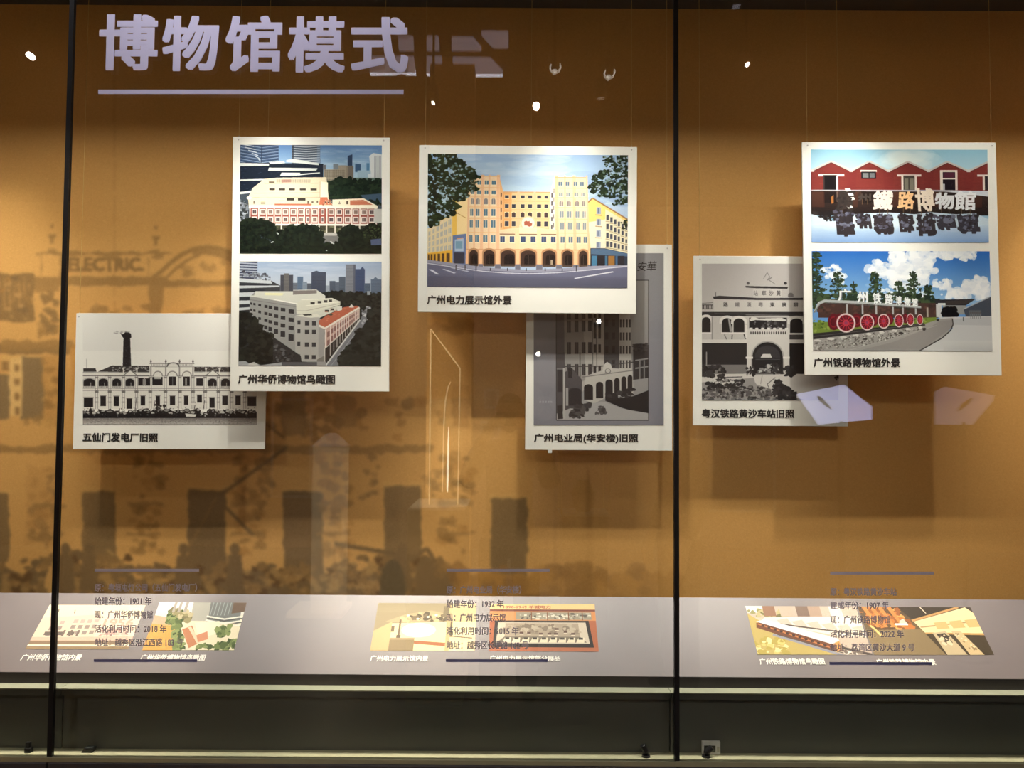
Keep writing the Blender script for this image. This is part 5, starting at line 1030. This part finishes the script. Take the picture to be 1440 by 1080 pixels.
for (x, xa, pw), w in zip(((-1.42, -1.18, 160), (-.42, -.28, 170), (.78, .80, 80), (1.3, 1.16, 110)), ('first', 'second', 'third', 'fourth')):
    e = empty('accent_spotlight', (x, 2.10, CEIL_Z), 'narrow black spotlight aimed at the sloping shelf, %s from the left' % w, 'spotlight', 'narrow spotlights under the case ceiling')
    c = Vector((x, 2.10, 2.74)); aim = Vector((xa, 2.13, .95)); d = (aim - c).normalized()
    MB().tube([(x, 2.10, CEIL_Z), (x, 2.10, CEIL_Z - .04)], .010, 10).build('stem', M['black'], e)
    MB().tube([c - d * .05, c - d * .004], .018, 14).build('housing', M['black'], e)
    MB().tube([c - d * .003, c - d * .001], .013, 14).build('lens', LENS_W, e)
    spot('lamp', c + d * .002, aim, pw, 26, .9, (1.0, 0.84, 0.66), .012, e)

# a linear lamp along the case ceiling that washes the wall from above
e = empty('linear_lamp', ((CASE_X0 + CASE_X1) / 2, 2.0, CEIL_Z), 'long slim linear lamp along the front of the case ceiling', 'linear lamp')
MB().box((CASE_X0 + .02, 1.985, CEIL_Z - .03), (CASE_X1 - .02, 2.02, CEIL_Z), .002).build('channel', M['steel'], e)
l = bpy.data.lights.new('lamp', 'AREA'); l.shape = 'RECTANGLE'; l.size = CASE_X1 - CASE_X0 - .1; l.size_y = .012; l.energy = STRIP_POWER; l.color = CASE_SPOT_COLOR; l.spread = math.radians(80)
o = bpy.data.objects.new('lamp', l); C.objects.link(o); o.location = ((CASE_X0 + CASE_X1) / 2, 2.002, CEIL_Z - .032); o.rotation_euler = (math.radians(10), 0, 0)
o.parent = e; o.matrix_parent_inverse = PINV(e)
# ------------------------------------------------------------------ the hall behind the visitor, seen only as reflections in the glass
MIRROR_Y = (GLASS_F + GLASS_B) / 2
def refl(x, y, Y):                       # the hall point at depth Y whose mirror image stands at photo point (x, y)
    p = at_y(x, y, 2 * MIRROR_Y - Y); return Vector((p.x, Y, p.z))
def refl_z(x, y, z):
    d = px_dir(x, y); p = CAM_POS + d * ((z - CAM_POS.z) / d.z); return Vector((p.x, 2 * MIRROR_Y - p.y, z))
HLENS = mat('glowing_hall_lens', (255, 246, 232), emit=90); HLENS_DIM = mat('dim_hall_lens', (255, 244, 226), emit=6)
HM = dict(cream=mat('cream_plinth_paint', (226, 208, 176), 0.6, noise=0.04, nscale=5), brown=mat('brown_case_paint', (96, 72, 52), 0.5, noise=0.08, nscale=5),
          edge=mat('lit_acrylic_edge', (255, 226, 168), 0.4, emit=3.0), rod=mat('lit_acrylic_engraving', (255, 244, 214), 0.4, emit=10.0),
          screen=mat('violet_white_screen', (206, 208, 255), 0.4, emit=6.5), screen2=mat('dim_violet_screen', (200, 190, 214), 0.4, emit=1.7), leaf=mat('dark_leaf_mark', (90, 80, 60), 0.6, noise=.1),
          panel=mat('grey_luminous_panel', (186, 176, 190), 0.5, emit=2.2), panel_edge=mat('bright_panel_edge', (240, 240, 255), 0.5, emit=10.0), frame=mat('grey_picture_frame', (170, 162, 150), 0.5, noise=.05), print=mat('dull_print', (112, 100, 88), 0.6, noise=.35, nscale=16))
def hall_lamp(p, aim, power, label, size=60, blend=.8, color=(1, .93, .84), lens=.009, lm=None, ring=False):
    x, y, z = p
    e = empty('ceiling_spotlight', (x, y, HALL_Z), label, 'spotlight', 'ceiling spotlights of the hall')
    c = Vector(p); d = (Vector(aim) - c).normalized()
    MB().tube([(x, y, HALL_Z), (x, y, z + .1), c - d * .08], .008, 8).build('stem', M['black'], e)
    MB().tube([c - d * .12, c - d * .02, c - d * .004], [.030, .04, .04], 16).build('housing', M['black'], e)
    if ring:
        u = d.cross(Vector((0, 0, 1))).normalized(); w = u.cross(d)
        MB().tube([c + (u * math.cos(t) + w * math.sin(t)) * .030 for t in [math.radians(a) for a in range(150, 420, 18)]], .0035, 6).build('lens_ring', HLENS_DIM, e)
        MB().sphere(c - w * .026, .012, (1, 1, 1)).build('lens', HLENS_DIM, e)
    else: MB().tube([c - d * .003, c + d * .002], lens, 14).build('lens', lm or HLENS, e)
    if power: spot('lamp', c + d * .006, aim, power, size, blend, color, .02, e)
# lamps close in front of the glass, washing the lettering
hall_lamp((-1.22, 1.66, 3.12), (-1.1, 1.965, 2.5), HALL_SPOT_POWER, 'hall spotlight hanging over the left half of the title', 90, color=(.98, .97, 1))
hall_lamp((-.52, 1.66, 3.12), (-.55, 1.965, 2.5), HALL_SPOT_POWER, 'hall spotlight hanging over the right half of the title', 90, color=(.98, .97, 1))
# two unseen added lamps, then the lamps mirrored as points of light
hall_lamp((-.75, 1.1, 3.4), (-.46, -.75, 1.35), 5200, 'unseen spotlight added near the case to light the acrylic slab', 24)  # added out of view to brighten plinth, slab and pier
hall_lamp((.2, 1.1, 3.4), (-1.3, -2.1, .9), 3600, 'unseen spotlight added near the case to light the pale pillar', 24)
for (x, y), z, aim, pw, lab, kw in (((609, 145), 3.5, (-.4, -.5, 1.2), 130, 'hall spotlight mirrored right of the title underline', dict(size=70)),
    ((754, 149), 3.5, (.2, 2.0, 1.15), 72, 'hall spotlight mirrored above the peach building board', dict(size=40)),
    ((432, 166), 3.5, (-1.6, -5.0, 1.4), 480, 'hall spotlight mirrored just above the aerial photo board', dict(size=70)),
    ((1051, 91), 3.5, (1.0, 2.0, 1.15), 60, 'hall spotlight mirrored right of the right glass joint', dict(size=40)),
    ((942, 252), 3.2, (.8, -5, 1.4), 480, 'hall spotlight mirrored beside the peach building board', dict(size=110, lens=.012)),
    ((739, 137), 3.5, (.2, -3, 0), 0, 'small hall lamp mirrored left of the lamp above the peach building', dict(lens=.006, lm=HLENS_DIM)),
    ((43, 79), 3.4, (-1.3, 2.0, 1.15), 72, 'large oval hall lamp mirrored left of the left glass joint', dict(size=40, lens=.016)),
    ((845, 139), 3.5, (.8, -2, 0), 0, 'dim oval hall lamp mirrored right of the ring lamps', dict(lens=.022, lm=mat('faint_hall_lens', (255, 236, 206), emit=3))),
    ((1035, 10), 3.6, (1.4, -1, 0), 0, 'dim hall lamp mirrored at the top right of the joint', dict(lens=.02, lm=mat('faint_lilac_lens', (236, 226, 240), emit=2))),
    ((781, 95), 3.5, (.4, 1.2, 1.2), 0, 'ring shaped hall lamp mirrored above the peach building, left', dict(ring=True)),
    ((857, 103), 3.5, (.8, 1.2, 1.2), 0, 'ring shaped hall lamp mirrored above the peach building, right', dict(ring=True))):
    hall_lamp(refl_z(x, y, z), aim, pw, lab, **kw)
for (x, y), lab in (((842, 452), 'small wall lamp mirrored on the grey tower print'), ((757, 498), 'small wall lamp mirrored at the left edge of the grey print')):
    p = refl(x, y, -4.9)
    e = empty('wall_lamp', p, lab, 'wall lamp', 'small lamps on the rear wall')
    MB().tube([p + Vector((0, -.09, 0)), p], [.03, .045], 12).build('housing', M['black'], e); MB().sphere(p + Vector((0, .01, 0)), .026).build('bulb', HLENS, e)
# a luminous ceiling field seen behind dark beams
e = empty('luminous_ceiling', refl_z(630, 80, HALL_Z - .06), 'luminous grey ceiling field divided by dark beams', 'ceiling light')
ZC = HALL_Z - .05
for q in (((560, 57), (581, 57), (582, 72), (561, 72)), ((600, 57), (617, 57), (618, 72), (600, 72)), ((635, 58), (665, 58), (677, 72), (635, 72)), ((520, 85), (582, 85), (584, 103), (520, 103)), ((600, 85), (621, 85), (624, 104), (600, 104)), ((637, 86), (690, 87), (707, 105), (635, 105)), ((677, 50), (715, 50), (715, 68), (693, 68))):
    pts = [refl_z(x, y, ZC) for x, y in q]
    MB().prism(pts, (0, 0, .03)).build('luminous_panel', HM['panel'], e)
    if q[0][1] > 80: MB().prism([pts[3], pts[2], pts[2] + Vector((0, -.03, 0)), pts[3] + Vector((0, -.03, 0))], (0, 0, .028)).build('bright_edge', HM['panel_edge'], e)
# plinth with an edge lit acrylic slab
e = empty('exhibit_plinth', (-.40, -.48, 0), 'cream plinth of the tall acrylic slab, behind the visitor', 'plinth')
MB().box((-.556, -.75, 0), (-.25, -.2, 1.02), .004).build('body', HM['cream'], e); MB().box((-.56, -.755, 1.0203), (-.246, -.195, 1.034), .002).build('top_plate', HM['cream'], e)
e = empty('acrylic_slab', (-.39, -.46, 1.0345), 'tall clear acrylic slab with slanted top and glowing edges on a plinth', 'acrylic slab')
a, b, c, d = [refl(x, y, -.46) for x, y in ((606, 463), (647, 518), (644, 690), (604, 690))]; c.z = d.z = 1.0345
MB().prism([a, b, c, d], (0, .012, 0)).build('slab', ACRYL, e)
for p, q in ((a, b), (b, c), (a, d)): MB().tube([p + Vector((0, .006, 0)), q + Vector((0, .006, 0))], .004, 6).build('glowing_edge', HM['edge'], e)
MB().tube([refl(x, y, -.447) for x, y in ((634, 536), (630, 545), (626, 565), (624, 600), (623, 650), (622, 692))], [.002, .004, .004, .004, .003, .003], 8).build('engraved_curve', HM['edge'], e)
MB().tube([refl(x, y, -.447) for x, y in ((631, 600), (630.5, 620), (630, 650), (629.5, 675), (629, 692))], [.001, .0045, .006, .006, .003], 8).build('engraved_blade', HM['rod'], e)
# pyramid topped pillar case, small vitrine, two tilted screens, framed pictures on the rear wall
p = refl(466, 627, -2.1)
e = empty('pillar_case', (p.x, p.y, 0), 'pale pillar with pyramid cap farther back in the hall', 'pillar')
MB().box((p.x - .115, p.y - .115, 0), (p.x + .115, p.y + .115, p.z), .003).build('shaft', HM['cream'], e)
mb = MB(); bt = [Vector((p.x + sx * .125, p.y + sy * .125, p.z + .0005)) for sx, sy in ((-1, -1), (1, -1), (1, 1), (-1, 1))]; tp = [Vector((p.x + sx * .03, p.y + sy * .03, p.z + .10)) for sx, sy in ((-1, -1), (1, -1), (1, 1), (-1, 1))]
vb = [mb.bm.verts.new(v) for v in bt]; vt = [mb.bm.verts.new(v) for v in tp]
mb.bm.faces.new(vb[::-1]); mb.bm.faces.new(vt); [mb.bm.faces.new((vb[k], vb[(k + 1) % 4], vt[(k + 1) % 4], vt[k])) for k in range(4)]
mb.build('cap', M['white'], e); MB().box((p.x - .28, p.y - .2, 0), (p.x + .14, p.y + .18, .04), .003).build('foot', HM['cream'], e)
p = refl(820, 722, -2.1)
e = empty('small_vitrine', (p.x, p.y, 0), 'small vitrine with brass corner posts on a brown plinth', 'vitrine')
MB().box((p.x - .17, p.y - .17, 0), (p.x + .17, p.y + .17, p.z)).build('plinth', HM['brown'], e)
MB().box((p.x - .19, p.y - .19, p.z + .0003), (p.x + .19, p.y + .19, p.z + .018)).build('tray', M['steel'], e)
for sx in (-1, 1):
    for sy in (-1, 1): MB().tube([(p.x + sx * .18, p.y + sy * .18, p.z + .018), (p.x + sx * .18, p.y + sy * .18, p.z + .46)], .006, 8).build('post', M['wire'], e)
MB().box((p.x - .19, p.y - .19, p.z + .4605), (p.x + .19, p.y + .19, p.z + .475)).build('lid', HM['brown'], e)
e2 = empty('dark_jar', (p.x, p.y, p.z + .0185), 'dark round jar inside the small vitrine', 'jar')
MB().tube([(p.x, p.y, p.z + .0185), (p.x, p.y, p.z + .06), (p.x, p.y, p.z + .16), (p.x, p.y, p.z + .22), (p.x, p.y, p.z + .25)], [.05, .085, .10, .06, .045], 16).build('body', HM['brown'], e2)
MB().tube([(p.x, p.y, p.z + .2502), (p.x, p.y, p.z + .262)], .05, 16).build('lid', M['black'], e2)
for q, lf, m, lab in ((((1122, 554), (1187, 541), (1226, 572), (1226, 590), (1153, 597)), ((1148, 556), (1154, 558), (1166, 570), (1171, 577), (1163, 573), (1152, 564)), HM['screen'], 'bright violet white angular screen on a post in the hall'),
                      (((1318, 551), (1330, 544), (1398, 556), (1396, 564), (1368, 597), (1318, 597)), ((1345, 579), (1352, 568), (1362, 561), (1368, 559), (1362, 568), (1352, 576)), HM['screen2'], 'dimmer lilac angular screen on a post in the hall')):
    Y0 = -1.1; pts = [refl(x, y, Y0) for x, y in q]; cx = sum(v.x for v in pts) / len(pts)
    e = empty('angular_screen', (cx, Y0 - .02, 0), lab, 'screen')
    MB().prism(pts, (0, -.03, 0)).build('screen', m, e); MB().prism([refl(x, y, Y0 + .002) for x, y in lf], (0, .003, 0)).build('leaf_mark', HM['leaf'], e)
    MB().tube([(cx, Y0 - .015, 0), (cx, Y0 - .015, 1.52)], .02, 10).build('post', M['black'], e); MB().tube([(cx, Y0 - .015, 0), (cx, Y0 - .015, .015)], .16, 20).build('foot', M['black'], e)
for (x0, y0, x1, y1), lab in (((680, 547, 702, 575), 'upper of two framed pictures on the rear wall'), ((675, 592, 704, 622), 'lower of two framed pictures on the rear wall'), ((980, 560, 1090, 720), 'large framed panel on the rear wall to the right'), ((380, 560, 440, 700), 'tall framed panel on the rear wall to the left')):
    a, b = refl(x0, y1, -4.97), refl(x1, y0, -4.97)
    e = empty('framed_picture', ((a.x + b.x) / 2, -4.98, a.z), lab, 'picture')
    t = .03
    for q in (((a.x, a.z), (b.x, a.z + t)), ((a.x, b.z - t), (b.x, b.z)), ((a.x, a.z + t), (a.x + t, b.z - t)), ((b.x - t, a.z + t), (b.x, b.z - t))): MB().box((q[0][0], -4.998, q[0][1]), (q[1][0], -4.96, q[1][1])).build('frame_bar', HM['frame'], e)
    MB().box((a.x + t, -4.998, a.z + t), (b.x - t, -4.975, b.z - t)).build('picture_sheet', HM['print'], e)
a, b = refl(599, 600, -1.25), refl(663, 600, -1.25)  # column added to give a bright band in the reflection
e = empty('added_pier', ((a.x + b.x) / 2, -1.35, 0), 'narrow tan pier added behind the acrylic slab to brighten its reflection', 'pier')
MB().box((a.x, -1.45, 0), (b.x, -1.25, HALL_Z - .002), .003).build('shaft', mat('added_pier_paint', (224, 168, 96), .7, noise=.05, nscale=5), e)
# ------------------------------------------------------------------ two visitors in the hall, dim mirror figures in the glass
SKIN = mat('skin', (196, 150, 120), 0.55, noise=0.04, nscale=18)
HAIR = mat('black_hair', (22, 19, 18), 0.6, noise=0.2, nscale=60)
def skinned(name, joints, bones, m, parent, root=0, levels=2):
    """continuous surface grown along a skeleton: joints = [(x, y, z, radius x, radius y)]"""
    me = bpy.data.meshes.new(name); me.from_pydata([j[:3] for j in joints], bones, []); me.update()
    o = bpy.data.objects.new(name, me); C.objects.link(o)
    sk = o.modifiers.new('skin', 'SKIN'); sk.use_smooth_shade = True
    for i, j in enumerate(joints):
        v = me.skin_vertices[0].data[i]; v.radius = (j[3], j[4] if len(j) > 4 else j[3]); v.use_root = (i == root)
    sb = o.modifiers.new('smooth', 'SUBSURF'); sb.levels = sb.render_levels = levels
    dg = bpy.context.evaluated_depsgraph_get(); dg.update()
    full = bpy.data.meshes.new_from_object(o.evaluated_get(dg)); o.modifiers.clear(); o.data = full
    bpy.data.meshes.remove(me); full.name = name; full.materials.clear(); full.materials.append(m); full.shade_smooth()
    o.parent = parent
    return o
def head(mb, c, s=1.0, turn=0.0):
    """face towards +y before turning: skull, jaw, nose, brows, lips, ears as one displaced ball"""
    bm = bmesh.new(); bmesh.ops.create_uvsphere(bm, u_segments=40, v_segments=28, radius=1)
    R_ = Matrix.Rotation(turn, 3, 'Z')
    g = lambda x, z, cx, cz, w, h: math.exp(-((x - cx) / w) ** 2 - ((z - cz) / h) ** 2)
    for v in bm.verts:
        x, y, z = v.co
        X, Y, Z = x * .074, y * .092, z * .112
        if z < 0: X *= 1 - .34 * (-z) ** 1.6; Y *= 1 - .12 * (-z) ** 2
        if y > 0:
            f = y
            Y += f * (.020 * g(x, z, 0, -.14, .16, .16) + .010 * g(x, z, 0, .08, .12, .22) + .007 * g(abs(x), z, .34, .20, .26, .07) - .011 * g(abs(x), z, .40, .04, .2, .09) + .007 * g(x, z, 0, -.46, .24, .05) + .006 * g(x, z, 0, -.60, .22, .05) - .004 * g(x, z, 0, -.53, .26, .03) + .008 * g(x, z, 0, -.86, .3, .14))
        else: Y *= 1 + .05 * g(x, z, 0, .2, .8, .6)
        if abs(x) > .86 and abs(z + .05) < .3 and abs(y) < .35: X += math.copysign(.012, x); Y -= .006
        v.co = Vector(c) + R_ @ Vector((X, Y, Z)) * s
    vm = {v: mb.bm.verts.new(v.co) for v in bm.verts}
    for f in bm.faces: mb.bm.faces.new([vm[v] for v in f.verts])
    bm.free()
def hair(c, s, turn, longer):
    mb = MB(); bm = mb.bm; bmesh.ops.create_uvsphere(bm, u_segments=36, v_segments=24, radius=1); R_ = Matrix.Rotation(turn, 3, 'Z')
    kill = [v for v in bm.verts if v.co.z < .5 - 1.1 * max(0, .62 - v.co.y) ** .8 and v.co.y > -.25 or v.co.z < (-.75 if longer else -.42)]
    bmesh.ops.delete(bm, geom=kill, context='VERTS')
    for v in bm.verts:
        x, y, z = v.co; k = 1 + .02 * math.sin(23 * x + 17 * z) ; v.co = Vector(c) + R_ @ Vector((x * .083 * k, y * .101 * k - .004, z * .121 * k + .004)) * s
    return mb
def person(label, x, y, H, turn, pose, top_col, leg_col, longer):
    """turn: heading about z with 0 = facing the glass (+y)"""
    e = empty('person', (x, y, 0), label, 'person', rz=turn)
    s = H / 1.70; r = lambda *a: tuple(v * s for v in a)
    sh_z, hip_z = 1.40, .90
    hand = {}
    J = [r(0, 0, .95, .125, .10), r(0, 0, 1.12, .118, .09), r(0, 0, 1.30, .135, .095), r(0, -.005, 1.40, .10, .075), r(0, .0, 1.46, .052, .052), r(0, .012, 1.53, .05, .05)]
    B = [(0, 1), (1, 2), (2, 3), (3, 4), (4, 5)]
    arms = []
    for sd in (-1, 1):
        b = len(J)
        J += [r(sd * .09, 0, .86, .085), r(sd * .10, .012, .50, .058), r(sd * .105, -.01, .12, .042), r(sd * .11, .02, .045, .042, .036), r(sd * .12, .13, .03, .036, .024)]
        B += [(0, b), (b, b + 1), (b + 1, b + 2), (b + 2, b + 3), (b + 3, b + 4)]
        a = len(J)
        if pose == 'phone': el, wr, pa = (sd * .235, .10, 1.19), (sd * .115, .285, 1.50), (sd * .086, .315, 1.552)
        else: el, wr, pa = (sd * .225, -.02, 1.10), (sd * .235, .08, .87), (sd * .235, .10, .79)
        J += [r(sd * .165, 0, 1.385, .060), r(*el, .046), r(*wr, .030), r(*pa, .036, .022)]
        B += [(3, a), (a, a + 1), (a + 1, a + 2), (a + 2, a + 3)]
        for k in range(4):                                             # four fingers and a thumb, each a short bent chain
            q = len(J); L = (.036, .042, .039, .030)[k]
            if pose == 'phone':
                base = (sd * (.084 - k * .003), .326 + .002 * k, 1.572 - k * .016); J += [r(*base, .010), r(base[0] - sd * L * .8, base[1] + .018, base[2] + .006, .0088), r(base[0] - sd * L * 1.5, base[1] + .010, base[2] + .006, .0078)]
            else:
                base = (sd * .235, .125 - k * .016, .765); J += [r(*base, .010), r(base[0] - sd * .006, base[1] + .004, base[2] - L, .009), r(base[0] - sd * .022, base[1] + .004, base[2] - L * 1.75, .008)]
            B += [(a + 3, q), (q, q + 1), (q + 1, q + 2)]
        q = len(J)
        if pose == 'phone': J += [r(sd * .078, .298, 1.550, .011), r(sd * .056, .302, 1.566, .010)]
        else: J += [r(sd * .215, .13, .80, .012), r(sd * .205, .150, .765, .010)]
        B += [(a + 3, q), (q, q + 1)]
    body = skinned('body', J, B, SKIN, e)
    mb = MB(); hc = Vector(r(0, .02, 1.585)); head(mb, hc, s); hd = mb.build('head', SKIN, None, True); hd.location = (0, 0, 0)
    me = hd.data; a = Vector(hc); 
    bpy.data.objects.remove(hd); bm = bmesh.new(); bm.from_mesh(body.data); 
    mb2 = MB(); head(mb2, hc, s); tmp = bpy.data.meshes.new('h'); mb2.bm.to_mesh(tmp); mb2.bm.free(); bm.from_mesh(tmp); bpy.data.meshes.remove(tmp); bm.to_mesh(body.data); bm.free(); body.data.shade_smooth()
    def local(mb, name, m): 
        o = mb.build(name, m, e, True); o.matrix_parent_inverse = Matrix(); return o
    local(hair(hc, s, 0, longer), 'hair', HAIR)
    em = MB()
    for sd in (-1, 1): em.sphere(hc + Vector((sd * .030, .079, .006)) * s, .0105 * s)
    local(em, 'eyes', mat('dark_eyes', (40, 30, 26), .3, noise=.1))
    TM = mat('top_fabric', top_col, 0.85, noise=.1, nscale=40, bump=.2); LM = mat('trouser_fabric', leg_col, 0.85, noise=.1, nscale=40, bump=.2)
    K = [r(0, 0, .78, .150, .124), r(0, 0, 1.06, .142, .116), r(0, 0, 1.30, .155, .112), r(0, -.004, 1.41, .108, .084), r(0, 0, 1.445, .066, .066)]; KB = [(0, 1), (1, 2), (2, 3), (3, 4)]
    for sd in (-1, 1):
        a = len(K)
        el, wr = ((sd * .235, .10, 1.19), (sd * .126, .268, 1.475)) if pose == 'phone' else ((sd * .225, -.02, 1.10), (sd * .234, .072, .90))
        K += [r(sd * .168, 0, 1.388, .074), r(*el, .062), r(*wr, .045)]; KB += [(3, a), (a, a + 1), (a + 1, a + 2)]
    skinned('jacket', K, KB, TM, e)
    K = [r(0, 0, .93, .134, .108)]; KB = []
    for sd in (-1, 1):
        a = len(K); K += [r(sd * .09, 0, .84, .100), r(sd * .10, .012, .50, .076), r(sd * .105, -.008, .03, .066)]; KB += [(0, a), (a, a + 1), (a + 1, a + 2)]
    skinned('trousers', K, KB, LM, e)
    for sd in (-1, 1):
        skinned('shoe', [r(sd * .11, -.03, .05, .045, .042), r(sd * .112, .06, .042, .044, .036), r(sd * .118, .15, .034, .038, .026)], [(0, 1), (1, 2)], M['black'], e)
    return e, s
ph, s = person('person in a dark jacket holding up a phone before the middle pane', -.01, -.345, 1.66, 0.0, 'phone', (58, 46, 40), (40, 40, 46), False)
e = empty('phone', (-.01, -.027, 1.488), 'dark slim phone held up by the person in the middle', 'phone')
MB().box((-.080, -.0305, 1.490), (.060, -.0225, 1.562), .003).build('case', M['black'], e)
MB().tube([(0, -.0224, 1.550), (0, -.021, 1.550)], .007, 16).build('lens', M['lcd'], e)
person('person in a brown top standing side on behind the right pane', .95, -.42, 1.66, math.radians(78), 'stand', (92, 62, 42), (52, 44, 40), True)
bpy.data.objects.remove(_fo)
